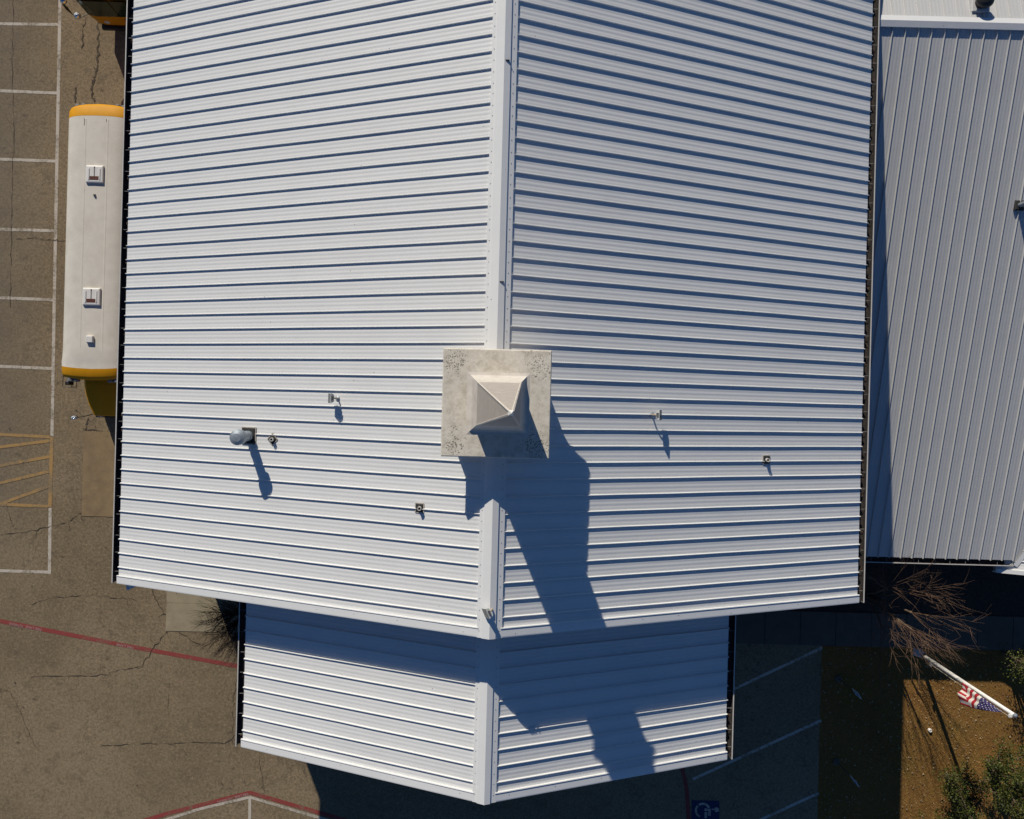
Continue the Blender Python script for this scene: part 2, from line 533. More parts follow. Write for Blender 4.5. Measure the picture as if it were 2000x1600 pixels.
def ribbon(name, pts, w, mat, parent, z=0.004, jitter=0.0):
    """flat band on the ground through pixel points"""
    W = [P(u, v, 0) for u, v in pts]
    vs, fs = [], []
    for i, p in enumerate(W):
        d = (W[min(i + 1, len(W) - 1)] - W[max(i - 1, 0)])
        d.z = 0
        d.normalize()
        n = Vector((-d.y, d.x, 0))
        h = w / 2 * (1 + random.uniform(-jitter, jitter))
        vs += [tuple(p + n * h + Vector((0, 0, z))), tuple(p - n * h + Vector((0, 0, z)))]
    for i in range(len(W) - 1):
        fs.append((2 * i, 2 * i + 1, 2 * i + 3, 2 * i + 2))
    return MB().add(vs, fs).build(name, mat, parent)


# stall lines left of the building
ribbon('stall_edge_line', [(118.5, -60), (106, 590), (101.5, 852)], 0.135, M['white_paint'], lot)
ribbon('stall_edge_line', [(98, 992), (96.5, 1121)], 0.135, M['white_paint'], lot)
for (a, b) in (((-60, 46), (115, 48)), ((-60, 175), (112, 182)), ((-60, 309), (110, 315)), ((-60, 446), (107, 451)),
               ((-60, 579), (105, 586)), ((-60, 713), (102, 720)), ((-60, 1113), (94, 1117.5)), ((-60, -85), (118, -82))):
    ribbon('stall_line', [a, b], 0.125, M['white_paint'], lot, z=0.006)
# ochre hatched no parking zone
hz = 0.008
ribbon('hatch_edge_line', [(101.5, 854), (97.5, 991)], 0.15, M['yellow_paint'], lot, z=hz)
for k, (a, b) in enumerate((((-70, 845), (98, 853.5)), ((-70, 882), (98, 861)), ((-70, 922), (97, 892)), ((-70, 960), (96, 921)), ((-70, 1010), (95, 950)), ((-70, 982), (94, 989)))):
    ribbon('hatch_line', [a, b], 0.13, M['yellow_paint'], lot, z=hz + 0.001 * (k % 2) + 0.001)
# red fire lane stripes
ribbon('fire_lane_stripe', [(-60, 1204), (0, 1213), (240, 1260), (480, 1304), (640, 1330)], 0.175, M['red_paint'], lot, z=0.006)
ribbon('fire_lane_stripe', [(160, 1640), (330, 1588), (488, 1548), (640, 1592), (720, 1616)], 0.17, M['red_paint'], lot, z=0.006)
ribbon('fire_lane_stripe', [(1318, 1470), (1332, 1500), (1341, 1540), (1345, 1600), (1347, 1660)], 0.17, M['red_paint'], lot, z=0.006)
ribbon('stall_edge_line', [(290, 1612), (390, 1580), (488, 1557), (640, 1602), (720, 1628)], 0.12, M['white_paint'], lot, z=0.008)
ribbon('stall_line', [(488, 1558), (487.5, 1660)], 0.12, M['white_paint'], lot, z=0.010)
# bays in the building's shadow on the right
for a, b in (((1606, 1265), (1380, 1371)), ((1604, 1407), (1353, 1522)), ((1599, 1549), (1400, 1640))):
    ribbon('stall_line', [a, b], 0.12, M['white_paint'], lot, z=0.006)


def text_mesh(body, size):
    cu = bpy.data.curves.new('lettering', 'FONT')
    cu.body = body
    cu.size = size
    o = bpy.data.objects.new('tmp', cu)
    COL.objects.link(o)
    dg = bpy.context.evaluated_depsgraph_get()
    me = bpy.data.meshes.new_from_object(o.evaluated_get(dg))
    bpy.data.objects.remove(o)
    me.materials.clear()
    return me


def ground_text(body, u0, v0, u1, v1, size, mat, z=0.012):
    """lettering that starts at pixel 0 and runs towards pixel 1"""
    a, b = P(u0, v0), P(u1, v1)
    me = text_mesh(body, size)
    me.materials.append(mat)
    d = b - a
    wid = max(v.co.x for v in me.vertices)
    s = d.length / wid
    o = link('lettering', me, lot, (a.x, a.y, z), math.atan2(d.y, d.x))
    o.scale = (s, 1, 1)
    return o


ground_text('FIRE LANE', 82, 1227.5, 51, 1221.5, 0.17, M['letter_paint'])
ground_text('NO PARKING', 46, 1221, 19, 1215.5, 0.17, M['letter_paint'])
ground_text('FIRE LANE', 484, 1548, 458, 1555, 0.16, M['letter_paint'])
ground_text('NO PARKING', 452, 1557, 424, 1564.5, 0.15, M['letter_paint'])
ground_text('FIRE LANE', 262, 1263, 228, 1256.5, 0.16, M['letter_paint'])

# accessible bay symbol, painted on a blue square; it faces +x
sym = empty('accessible_symbol', (0, 0, 0))
sym.parent = lot
bq = [P(1351, 1563), P(1405, 1564), P(1405, 1622), P(1350, 1622)]
MB().add([(p.x, p.y, 0.005) for p in bq], [(0, 1, 2, 3)]).build('blue_square', M['blue_paint'], sym)
wm = MB()
sc0 = P(1372.5, 1583)
def arc(cx, cy, r, w, a0, a1, n=18):
    vs, fs = [], []
    for i in range(n + 1):
        t = R(a0 + (a1 - a0) * i / n)
        vs += [(cx + (r - w / 2) * math.cos(t), cy + (r - w / 2) * math.sin(t), 0.010), (cx + (r + w / 2) * math.cos(t), cy + (r + w / 2) * math.sin(t), 0.010)]
    for i in range(n): fs.append((2 * i, 2 * i + 1, 2 * i + 3, 2 * i + 2))
    wm.add(vs, fs)
arc(sc0.x, sc0.y, 0.29, 0.09, 25, 125)
arc(sc0.x, sc0.y, 0.29, 0.09, 140, 245)
def rect(u0, v0, u1, v1, z):
    a, b = P(u0, v0), P(u1, v1)
    wm.add([(a.x, a.y, z), (b.x, a.y, z), (b.x, b.y, z), (a.x, b.y, z)], [(0, 1, 2, 3)])
rect(1376, 1579, 1388, 1584, 0.010)
rect(1383, 1584, 1388, 1593, 0.0102)
rect(1376, 1586, 1380.5, 1598, 0.0104)
hc = P(1399.5, 1581.5)
wm.add([(hc.x + 0.10 * math.cos(R(20 * i)), hc.y + 0.10 * math.sin(R(20 * i)), 0.0106) for i in range(18)], [tuple(range(18))])
rect(1390, 1579.5, 1398, 1582, 0.0102)
wm.build('wheelchair_figure', M['white_paint'], sym)

# concrete aprons against the building
a0, a1 = P(164, 842), P(163, 1008)
MB().box(a0.x, -10.9, a1.y, a0.y + 0.0, -0.1, 0.015).build('concrete_apron', M['concrete'], lot)
b0, b1 = P(326, 1160), P(325, 1232)
MB().box(b0.x, -7.5, b1.y + 0.0, b1.y + 1.19, -0.1, 0.018).build('concrete_apron', M['pale_concrete'], lot)
MB().box(b0.x, -7.5, b1.y + 1.2, -5.9, -0.1, 0.016).build('concrete_apron', M['pale_concrete'], lot)


# cracks
def crack(pts, w=0.03, sub=7, amp=2.2):
    out = []
    for i in range(len(pts) - 1):
        (u0, v0), (u1, v1) = pts[i], pts[i + 1]
        for k in range(sub):
            t = k / sub
            j = amp if 0 < k else amp * 0.4
            out.append((u0 + (u1 - u0) * t + random.uniform(-j, j), v0 + (v1 - v0) * t + random.uniform(-j, j)))
    out.append(pts[-1])
    ribbon('crack', out, w * 0.62, M['crack'], lot, z=0.014, jitter=0.85)
    # finer side branches
    for k in range(1, len(out) - 1, 5):
        if random.random() < 0.55:
            u, v = out[k]
            a = random.uniform(0, 6.28)
            br = [(u, v)]
            for q in range(random.randint(2, 5)):
                a += random.uniform(-0.7, 0.7)
                u += 4.0 * math.cos(a); v += 4.0 * math.sin(a)
                br.append((u, v))
            ribbon('crack', br, w * 0.35, M['crack'], lot, z=0.0135, jitter=0.6)


crack([(-10, 1048), (40, 1040), (95, 1030), (135, 1018), (160, 1003)], 0.035)
crack([(30, 1036), (20, 1015), (12, 985)], 0.025)
crack([(326, 1233), (300, 1265), (277, 1303), (240, 1306), (205, 1318), (150, 1320), (60, 1322)], 0.032)
crack([(350, 1234), (375, 1252), (392, 1260)], 0.04, 5)
crack([(326, 1205), (312, 1185), (302, 1165), (298, 1150)], 0.045, 5)
crack([(62, 1180), (90, 1170), (140, 1164), (190, 1163), (235, 1168), (265, 1172)], 0.025)
crack([(165, 1008), (200, 1008), (230, 1010)], 0.05, 6, 1.0)
crack([(163, 1006), (163, 950), (164, 900), (166, 845)], 0.06, 9, 0.8)
crack([(165, 845), (180, 839), (200, 843), (228, 844)], 0.07, 7, 1.6)
crack([(165, 877), (195, 870), (230, 866)], 0.03)
crack([(172, 815), (170, 828), (166, 842)], 0.07, 5, 2)
crack([(30, 467), (75, 465), (105, 469), (132, 472)], 0.025)
crack([(192, 40), (193, 80), (190, 120), (186, 150), (178, 175), (184, 198)], 0.10, 8, 2.5)
crack([(165, 30), (163, 70), (160, 95)], 0.06, 6, 3)
crack([(150, 170), (147, 185), (146, 200)], 0.07, 5, 2)
crack([(200, 1457), (280, 1452), (360, 1450), (440, 1452), (456, 1440)], 0.03)
crack([(456, 1440), (455, 1400), (457, 1355), (462, 1325)], 0.025)
crack([(0, 1345), (20, 1350), (45, 1400), (60, 1440), (75, 1465)], 0.02, 8, 1.5)
crack([(26, 0), (24, 120), (27, 260), (23, 420), (20, 600)], 0.02, 14, 1.6)
crack([(330, 1328), (328, 1376), (330, 1400)], 0.014)
crack([(1160 * 0 + 505, 1480), (512, 1520), (516, 1546)], 0.02)


# ------------------------------------------------------------------ standing seam roofs
def panel_profile(w, amp=0.0019, hs=0.05, sw=0.014):
    pr = [(0.0, 0.0), (0.010, hs), (0.010 + sw, hs), (0.020 + sw, 0.0)]
    s0, s1 = 0.020 + sw, w
    n = 26
    for i in range(1, n + 1):
        t = i / n
        e = min(1, t * 6, (1 - t) * 6 + 0.0)
        pr.append((s0 + (s1 - s0) * t, amp * e * (1 - math.cos(2 * math.pi * 3.5 * t))))
    return pr


def panel_mesh(name, L, slope, w, sgn, seed, start=0.0, cuts=7, mat='roof'):
    """pan running down slope from the ridge (local x*sgn), across in +y"""
    rnd = random.Random(seed)
    pr = panel_profile(w)
    vs, fs = [], []
    n = len(pr)
    for k in range(cuts + 1):
        t = k / cuts
        x = start + (L - start) * t
        jy = rnd.uniform(-0.006, 0.006) if 0 < k < cuts else 0
        jz = rnd.uniform(-0.0015, 0.0015) if 0 < k < cuts else 0
        for i, (y, z) in enumerate(pr):
            xx = x
            seam = i in (1, 2)
            if k == cuts and i < 4: xx = x + 0.03
            vs.append((sgn * xx, y + (jy if seam else 0), -slope * xx + z + jz * (i not in (0, n - 1))))
    for k in range(cuts):
        for i in range(n - 1):
            q = (k * n + i, k * n + i + 1, (k + 1) * n + i + 1, (k + 1) * n + i)
            fs.append(q if sgn < 0 else q[::-1])
    me = MB().add(vs, fs).mesh(name, M[mat])
    return me


def gable_roof(b, x0, rz, slope, hw, y0, y1, pw, ridge_gap=0.12, sides=(-1, 1), mat='roof'):
    """roof over a ridge parallel to local y: each pan is its own piece under the roof part"""
    th = 0.12
    deck = MB().prism([(x0 - hw + 0.05, rz - slope * (hw - 0.05) - 0.03), (x0, rz - 0.03), (x0 + hw - 0.05, rz - slope * (hw - 0.05) - 0.03),
                       (x0 + hw - 0.05, rz - slope * (hw - 0.05) - 0.03 - th), (x0, rz - 0.03 - th), (x0 - hw + 0.05, rz - slope * (hw - 0.05) - 0.03 - th)], 'y', y0 + 0.06, y1)
    roof = deck.build('roof', M['deck'], b)
    for sgn in sides:
        meshes = [panel_mesh('roof_panel', hw, slope, pw, sgn, 10 * k + sgn, ridge_gap, mat=mat) for k in range(5)]
        y, k = y0 + 0.03, 0
        while y < y1 - 0.02:
            link('roof_panel', meshes[random.randrange(5)], roof, (x0, y, rz))
            y += pw
            k += 1
    return roof


def ridge_cap(b, x0, rz, slope, y0, y1, joints=()):
    s = slope
    h = 0.065
    cap = MB()
    prof = [(x0 - 0.335, rz - s * 0.335 + 0.004), (x0 - 0.335, rz - s * 0.335 + 0.056), (x0 - 0.215, rz - s * 0.215 + 0.056), (x0 - 0.212, rz - s * 0.212 + 0.085),
            (x0 - 0.10, rz - s * 0.10 + 0.092), (x0, rz + 0.095), (x0 + 0.165, rz - s * 0.165 + 0.092), (x0 + 0.168, rz - s * 0.168 + 0.056),
            (x0 + 0.335, rz - s * 0.335 + 0.056), (x0 + 0.335, rz - s * 0.335 + 0.004)]
    cap.strip(prof, 'y', y0, y1, 10)
    # front end closure
    cap.add([(p[0], y0, p[1]) for p in prof] + [(x0, y0, rz - s * 0.335)], [tuple(range(len(prof) + 1))])
    o = cap.build('ridge_cap', M['trim'], b)
    sc = MB()
    y = y0 + 0.2
    while y < y1:
        for dx in (-0.275, 0.25):
            z = rz - s * abs(dx) + 0.056
            sc.lathe([(0.014, 0.0), (0.014, 0.006), (0.005, 0.012)], 6, (x0 + dx, y + random.uniform(-0.02, 0.02), z))
        y += 0.30 + random.uniform(-0.03, 0.03)
    tag(sc.build('ridge_screws', M['galv'], o), kind='stuff')
    for yj in joints:
        MB().box(x0 + 0.03, x0 + 0.14, yj - 0.012, yj + 0.012, rz - s * 0.09 + 0.070, rz - s * 0.09 + 0.125).build('cap_joint', M['rubber'], o)
    return o


def rake(b, x0, rz, slope, hw, y0, sgn, drop=0.32, wid=0.235):
    """flat trim with a raised inner edge along the gable"""
    a, e = 0.0 if sgn > 0 else 0.0, hw + 0.05
    vs, fs = [], []
    prof = [(wid, 0.004), (wid, 0.075), (wid - 0.022, 0.079), (wid - 0.028, 0.060), (0.0, 0.056), (-0.03, 0.050), (-0.032, -drop)]
    for t in (0.30, e):
        for (y, z) in prof:
            vs.append((x0 + sgn * t, y0 + y, rz - slope * t + z))
    n = len(prof)
    for i in range(n - 1): fs.append((i, i + 1, n + i + 1, n + i))
    # eave-end closure
    fs.append(tuple(n + i for i in range(n)))
    o = MB().add(vs, fs).build('rake_trim', M['trim'], b)
    sc = MB()
    t = 0.7
    while t < hw - 0.2:
        sc.lathe([(0.013, 0.0), (0.013, 0.006), (0.004, 0.012)], 6, (x0 + sgn * t, y0 + random.uniform(0.05, 0.15), rz - slope * t + 0.057))
        t += random.uniform(1.0, 2.2)
    tag(sc.build('rake_screws', M['galv'], o), kind='stuff')
    # fascia under the peak, between the two rake ends
    return o


def gutter(b, xe, ze, y0, y1, sgn):
    """box gutter along the eave with strap hangers"""
    w = 0.215
    xi, xo = xe - sgn * 0.03, xe + sgn * w
    zt, zb = ze - 0.015, ze - 0.17
    g = MB()
    g.strip([(xi, zb), (xo - sgn * 0.012, zb), (xo - sgn * 0.012, zt)], 'y', y0, y1)
    g.strip([(xi, zb + 0.001), (xi, zt - 0.04)], 'y', y0, y1)
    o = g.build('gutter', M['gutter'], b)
    lip = MB()
    xs = sorted((xo - sgn * 0.010, xo + sgn * 0.022))
    lip.box(xs[0], xs[1], y0 - 0.02, y1, zt - 0.16, zt + 0.012)
    lip.build('gutter_lip', M['gutter_out'], o)
    y = y0 + 0.35
    while y < y1:
        xs = sorted((xi + sgn * 0.03, xo - sgn * 0.012))
        MB().box(xs[0], xs[1], y, y + 0.013, zt - 0.060, zt - 0.045).build('gutter_strap', M['strap'], o)
        y += 0.61 + random.uniform(-0.06, 0.1)
    d = MB()
    for i in range(int((y1 - y0) * 9)):
        yy = random.uniform(y0, y1)
        xx = random.uniform(min(xi, xo) + 0.03, max(xi, xo) - 0.03)
        s = random.uniform(0.015, 0.04)
        a = random.uniform(0, 6.28)
        z = zb + random.uniform(0.01, 0.05)
        d.add([(xx + s * math.cos(a + k * 2.1), yy + s * math.sin(a + k * 2.1), z + random.uniform(-.008, .008)) for k in range(3)], [(0, 1, 2)])
    tag(d.build('gutter_debris', M['twig'], o), kind='stuff')
    return o


def gable_walls(b, x0, ez, slope, hwall, yf, yb, wall_over, rz):
    ze = rz - slope * hwall - 0.2
    pr = [(x0 - hwall, 0.0), (x0 + hwall, 0.0), (x0 + hwall, ze), (x0, ze + slope * hwall), (x0 - hwall, ze)]
    return MB().prism(pr, 'y', yf, yb).build('wall', M['brick'], b)


# main church building
church = empty('church_building', (0, 0, 0))
tag(church, 'large white standing seam metal gable roof carrying the steeple on its ridge', 'building')
gable_walls(church, X0, EZ, SLOPE, HW - 0.75, YG + 0.3, YB, 0.75, RZ)
gable_roof(church, X0, RZ, SLOPE, HW, YG, YB, PW)
ridge_cap(church, X0, RZ, SLOPE, YG - 0.035, YB, joints=(P(985, 120, RZ).y, P(975, 551, RZ).y))
for s in (-1, 1):
    rake(church, X0, RZ, SLOPE, HW, YG, s)
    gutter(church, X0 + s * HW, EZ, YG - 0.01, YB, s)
    # soffit board
    MB().box(min(X0 + s * (HW - 0.76), X0 + s * (HW - 0.03)), max(X0 + s * (HW - 0.76), X0 + s * (HW - 0.03)), YG + 0.04, YB, EZ - 0.34, EZ - 0.21).build('soffit', M['trim'], church)

# added unseen block under the left eave, put in to shade ground beside the bush
MB().box(-12.25, -11.05, YG + 0.27, -2.5, 0.0, 4.2).build('added_shade_wall', M['brick'], church)

# lower front wing
wing = empty('front_wing', (0, 0, 0))
tag(wing, 'smaller lower white metal gable roof in front, half covered by blue shadow', 'building')
gable_walls(wing, X0, EZ2, SLOPE, HW2 - 0.2, YG2 + 0.15, YG + 0.32, 0.3, RZ2)
gable_roof(wing, X0, RZ2, SLOPE, HW2, YG2, YG + 0.28, PW)
ridge_cap(wing, X0, RZ2, SLOPE, YG2 - 0.035, YG + 0.28)
for s in (-1, 1):
    rake(wing, X0, RZ2, SLOPE, HW2, YG2, s)
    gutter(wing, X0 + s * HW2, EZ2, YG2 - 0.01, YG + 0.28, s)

# side wing on the right: ridge parallel to x
SW_E, SW_RZ_PX = 3.0, 45
YE3 = P(1850, 1091, SW_E).y
PW3 = 0.435
RZ3 = 7.22
YR3 = P(1850, 45, RZ3).y
SL3 = (RZ3 - SW_E) / (YR3 - YE3)
HW3 = YR3 - YE3
SX0 = X0 + HW + 0.27
XS1 = 25.5
side = empty('side_wing', (SX0, YR3, 0), math.pi / 2)      # local +y = world -x, local +x = world +y
tag(side, 'grey shaded metal roof of the wing right of the main building', 'building')
# local y runs along -x: pans from local y = -(XS1-SX0) to 0.2
roof3 = gable_roof(side, 0.0, RZ3, SL3, HW3, -(XS1 - SX0), -0.02, PW3, ridge_gap=0.10, mat='old_roof')
rc = MB()
rc.strip([(-0.19, RZ3 - SL3 * 0.19 + 0.045), (-0.19, RZ3 - SL3 * 0.19 + 0.085), (0, RZ3 + 0.10), (0.19, RZ3 - SL3 * 0.19 + 0.085), (0.19, RZ3 - SL3 * 0.19 + 0.045)], 'y', -(XS1 - SX0), -0.02)
rc.build('ridge_cap', M['trim'], side)
gable_w = MB().prism([(-HW3 + 0.5, 0), (HW3 - 0.5, 0), (HW3 - 0.5, SW_E - 0.1), (0, RZ3 - 0.35), (-HW3 + 0.5, SW_E - 0.1)], 'y', -(XS1 - SX0), -0.05)
gable_w.build('wall', M['brick'], side)
gutter(side, -HW3, SW_E, -(XS1 - SX0), -0.02, -1)

# gabled porch at the far right; ridge parallel to y, only its left slope is in view
PE = 2.72
XP0 = P(1945, 1105, PE).x
YP0 = P(1975, 1121, PE + 0.2).y
porch = empty('side_porch', (XP0, YP0, 0))
tag(porch, 'small bright white gabled roof projecting from the grey wing at the right edge', 'building')
PS, PHW = 0.42, 5.2
proof = MB().prism([(0.0, PE - 0.03), (PHW, PE + PS * PHW - 0.03), (PHW, PE + PS * PHW - 0.15), (0.0, PE - 0.15)], 'y', 0.05, 7.0).build('roof', M['deck'], porch)
pms = [panel_mesh('roof_panel', PHW, PS, PW3, -1, 77 + k, 0.0) for k in range(3)]
for k in range(15):
    link('roof_panel', pms[k % 3], proof, (PHW, 0.06 + k * PW3, PE + PS * PHW))
pr = MB()
vs = []
for t in (0.0, PHW):
    for y, z in ((0.16, 0.004), (0.16, 0.07), (0.0, 0.056), (-0.03, -0.25)): vs.append((t, y, PE + PS * t + z))
pr.add(vs, [(0, 1, 5, 4), (1, 2, 6, 5), (2, 3, 7, 6), (0, 1, 2, 3)]).build('rake_trim', M['trim'], porch)
v0, v1 = P(1974, 1092, SW_E + 0.08), P(2010, 1034, SW_E + 0.08 + (0.42 * 1.1))
# valley flashing follows the line where both roof planes meet
vx = lambda z: (z - PE) / PS + XP0
vy = lambda z: YE3 + (z - SW_E) / SL3
vl = MB()
z0v, z1v = SW_E - 0.05, SW_E + 1.9
for o_, w_ in ((0, 0.09),):
    A = Vector((vx(z0v) - XP0, vy(z0v) - YP0, z0v + 0.075)); B = Vector((vx(z1v) - XP0, vy(z1v) - YP0, z1v + 0.075))
    n = Vector((-(B - A).y, (B - A).x, 0)).normalized() * w_
    vl.add([A + n, A - n, B - n, B + n], [(0, 1, 2, 3)])
vl.build('valley_flashing', M['trim'], porch)
MB().box(0.4, PHW, 0.3, 6.0, 0, PE - 0.05).build('wall', M['brick'], porch)

# ------------------------------------------------------------------ steeple
SZ = RZ + 0.72
sc_ = P(969.5, 788.2, SZ)
SW = 1.39
steeple = empty('steeple', (sc_.x, sc_.y, 0))
tag(steeple, 'pale square church steeple with a tapering spire on a weathered slab', 'steeple')
MB().squares([(1.12, RZ - 1.2), (1.12, SZ - 0.42), (1.15, SZ - 0.34), (1.21, SZ - 0.27), (1.30, SZ - 0.20), (1.33, SZ - 0.17)]).build('tower_base', M['fibreglass'], steeple)
sl = MB().squares([(SW - 0.03, SZ - 0.17), (SW, SZ - 0.15), (SW, SZ - 0.025), (SW - 0.02, SZ)])
sl.build('cornice_slab', slab_mat(sc_, SW), steeple, bevel=0.012)
FZ = 15.05
MB().squares([(0.62, SZ - 0.01), (0.62, SZ + 0.10), (0.565, SZ + 0.13), (0.565, FZ - 0.14), (0.60, FZ - 0.10), (0.60, FZ - 0.02)]).build('belfry', M['fibreglass'], steeple)
fl = [(0.60, FZ - 0.03), (0.715, FZ - 0.03), (0.715, FZ)]
for i in range(1, 9):
    t = i / 8
    fl.append((0.715 - 0.245 * t ** 0.62, FZ + 0.62 * t ** 1.75))
MB().squares(fl).build('flared_skirt', M['fibreglass'], steeple)
TZ = H - 8.9
zb = FZ + 0.62
spr = []
nc = 30
for i in range(nc):
    t0, t1 = i / nc, (i + 1) / nc
    w0 = 0.47 * (1 - t0) + 0.02 * t0
    w1 = 0.47 * (1 - t1) + 0.02 * t1
    spr.append((w0 + 0.006, zb + (TZ - zb) * t0))
    spr.append((w1 + 0.003, zb + (TZ - zb) * t1 - 0.004))
LEAN = (-0.02, -0.055)
spm = MB().squares(spr)
spm.v = [(x + LEAN[0] * (z - zb) / (TZ - zb), y + LEAN[1] * (z - zb) / (TZ - zb), z) for x, y, z in spm.v]
spm.build('spire', M['spire'], steeple)
hips = MB()
for sx in (-1, 1):
    for sy in (-1, 1):
        hips.tube([(sx * 0.475, sy * 0.475, zb), (sx * 0.25 + LEAN[0] * 0.49, sy * 0.25 + LEAN[1] * 0.49, zb + (TZ - zb) * 0.49), (sx * 0.02 + LEAN[0], sy * 0.02 + LEAN[1], TZ)], 0.018, 5)
hips.build('hip_trim', M['fibreglass'], steeple)
MB().squares([(0.035, TZ - 0.2), (0.032, TZ), (0.006, TZ + 0.1)]).build('spire_tip', M['pole_white'], steeple, loc=(LEAN[0], LEAN[1], 0))


# ------------------------------------------------------------------ roof fittings
def roof_z(x):
    return RZ - SLOPE * abs(x - X0)


def on_roof(u, v, dz=0.0):
    z = RZ
    for _ in range(12):
        p = P(u, v, z)
        z = roof_z(p.x) + dz
    return P(u, v, z)


def tilt(x):
    return (0, math.atan(SLOPE) * (1 if x > X0 else -1), 0)


# tall galvanised flue
p = on_roof(487, 851)
flue = empty('flue_vent', p)
tag(flue, 'tall galvanised flue pipe with round cap on the left roof slope', 'vent')
MB().squares([(0.235, 0.0), (0.235, 0.055), (0.19, 0.065)]).build('base_flashing', M['rubber'], flue, rot=tilt(p.x))
seal = MB()
for s in (-1, 1):
    seal.box(s * 0.25 - 0.015, s * 0.25 + 0.015, -0.255, 0.255, 0.0, 0.035)
    seal.box(-0.235, 0.235, s * 0.25 - 0.015, s * 0.25 + 0.015, 0.0, 0.034)
seal.build('sealant_bead', M['sealant'], flue, rot=tilt(p.x))
MB().lathe([(0.15, -0.1), (0.15, 0.92)], 24).build('pipe', M['galv'], flue, smooth=False)
MB().lathe([(0.162, 0.30), (0.162, 0.34)], 24).build('pipe_band', M['galv'], flue)
MB().lathe([(0.13, 0.88), (0.205, 0.90), (0.225, 0.93), (0.225, 1.13), (0.215, 1.16), (0.12, 1.20), (0.0, 1.21)], 28).build('rain_cap', M['galv'], flue)


def pipe_boot(name, label, u, v, rz, r=0.055, h=0.13, plate=0.115):
    p = on_roof(u, v)
    e = empty(name, p, 0)
    tag(e, label, 'vent', 'small plumbing vents on the main roof')
    rot = tilt(p.x)
    m = Matrix.Rotation(rot[1], 4, 'Y') @ Matrix.Rotation(rz, 4, 'Z')
    er = m.to_euler()
    MB().squares([(plate, 0.0), (plate, 0.03), (plate * 0.8, 0.045)]).build('base_flashing', M['rubber'], e, rot=er)
    b = MB()
    q = plate + 0.012
    for s in (-1, 1):
        b.box(s * q - 0.012, s * q + 0.012, -q, q, 0.0, 0.026)
        b.box(-q + 0.013, q - 0.013, s * q - 0.012, s * q + 0.012, 0.0, 0.025)
    b.build('sealant_bead', M['sealant'], e, rot=er)
    MB().lathe([(r * 1.7, 0.03), (r * 1.2, h * 0.7), (r * 1.05, h * 0.7)], 16).build('rubber_boot', M['rubber'], e)
    pp = MB()
    n = 16
    prof = [(r, 0.0), (r, h + 0.06), (r * 0.66, h + 0.06), (r * 0.66, h - 0.05)]
    pp.lathe(prof, n)
    pp.build('pipe', M['pvc'], e)
    MB().lathe([(r * 0.65, h - 0.03), (r * 0.65, h - 0.02)], 12).build('pipe_bore', M['rubber'], e)
    return e


pipe_boot('pipe_vent', 'small dark pipe vent set as a diamond beside the tall flue', 533, 858, R(45))
pipe_boot('pipe_vent', 'small square black pipe vent just left of the lower ridge', 820, 992, 0)
pipe_boot('pipe_vent', 'small black pipe vent near the right eave of the main roof', 1496, 898, 0, h=0.13, plate=0.12)


def floodlight(name, label, u, v, face, hgt=0.32, z=None, w=0.30, rust=True):
    """box floodlight on a short bent bracket; face = heading of the lens"""
    p = on_roof(u, v, 0.0)
    e = empty(name, p)
    tag(e, label, 'floodlight', 'floodlights on the main roof')
    rot = tilt(p.x)
    MB().lathe([(0.07, 0.0), (0.07, 0.03), (0.03, 0.05)], 12).build('mount_plate', M['galv'], e, rot=rot)
    d = Vector((math.cos(face), math.sin(face), 0))
    MB().tube([(0, 0, 0.0), (0, 0, hgt - 0.05), tuple(d * 0.04 + Vector((0, 0, hgt))), tuple(d * 0.10 + Vector((0, 0, hgt)))], 0.022, 8).build('bracket', M['rust' if rust else 'galv'], e)
    m = Matrix.Rotation(face, 4, 'Z') @ Matrix.Rotation(R(-28), 4, 'Y')
    er = m.to_euler()
    hd = MB()
    hd.add([(0.0, -w * 0.35, -0.09), (0.0, w * 0.35, -0.09), (0.0, w * 0.35, 0.09), (0.0, -w * 0.35, 0.09),
            (0.11, -w * 0.5, -0.13), (0.11, w * 0.5, -0.13), (0.11, w * 0.5, 0.13), (0.11, -w * 0.5, 0.13)],
           [(0, 1, 2, 3), (4, 7, 6, 5), (0, 4, 5, 1), (1, 5, 6, 2), (2, 6, 7, 3), (3, 7, 4, 0)])
    loc = tuple(d * 0.09 + Vector((0, 0, hgt)))
    hd.build('lamp_head', M['fixture'], e, loc=loc, rot=er, bevel=0.008)
    MB().box(0.108, 0.118, -w * 0.42, w * 0.42, -0.10, 0.10).build('lamp_lens', M['fixture_dark'], e, loc=loc, rot=er)
    MB().box(0.02, 0.09, -w * 0.20, w * 0.20, 0.115, 0.135).build('heat_sink', M['fixture_dark'], e, loc=loc, rot=er)


floodlight('floodlight', 'small grey floodlight on the left roof slope near the steeple', 660, 778, R(180), 0.24)
floodlight('floodlight', 'small grey floodlight on the right roof slope near the steeple', 1273, 810, R(0), 0.24)
# the third one sits on the ridge cap and looks along the front rake
floodlight('floodlight', 'small white floodlight on the ridge cap at the front gable', 961, 1188, R(205), 0.20)

# dark round vent on the side wing's far slope, at the top edge
vz = RZ3 - 0.30
vp = P(1913, 8, RZ3 - 0.1)
vp.z = RZ3 - SL3 * abs(vp.y - YR3)
rv = empty('round_vent', vp)
tag(rv, 'dark round roof vent on a pale square base at the top right edge', 'vent')
MB().squares([(0.30, -0.1), (0.30, 0.12), (0.27, 0.14)]).build('base_curb', M['fixture'], rv)
MB().lathe([(0.20, 0.13), (0.20, 0.26), (0.27, 0.30), (0.29, 0.38), (0.24, 0.46), (0.10, 0.50), (0.0, 0.51)], 20).build('vent_hood', M['black'], rv, smooth=True)
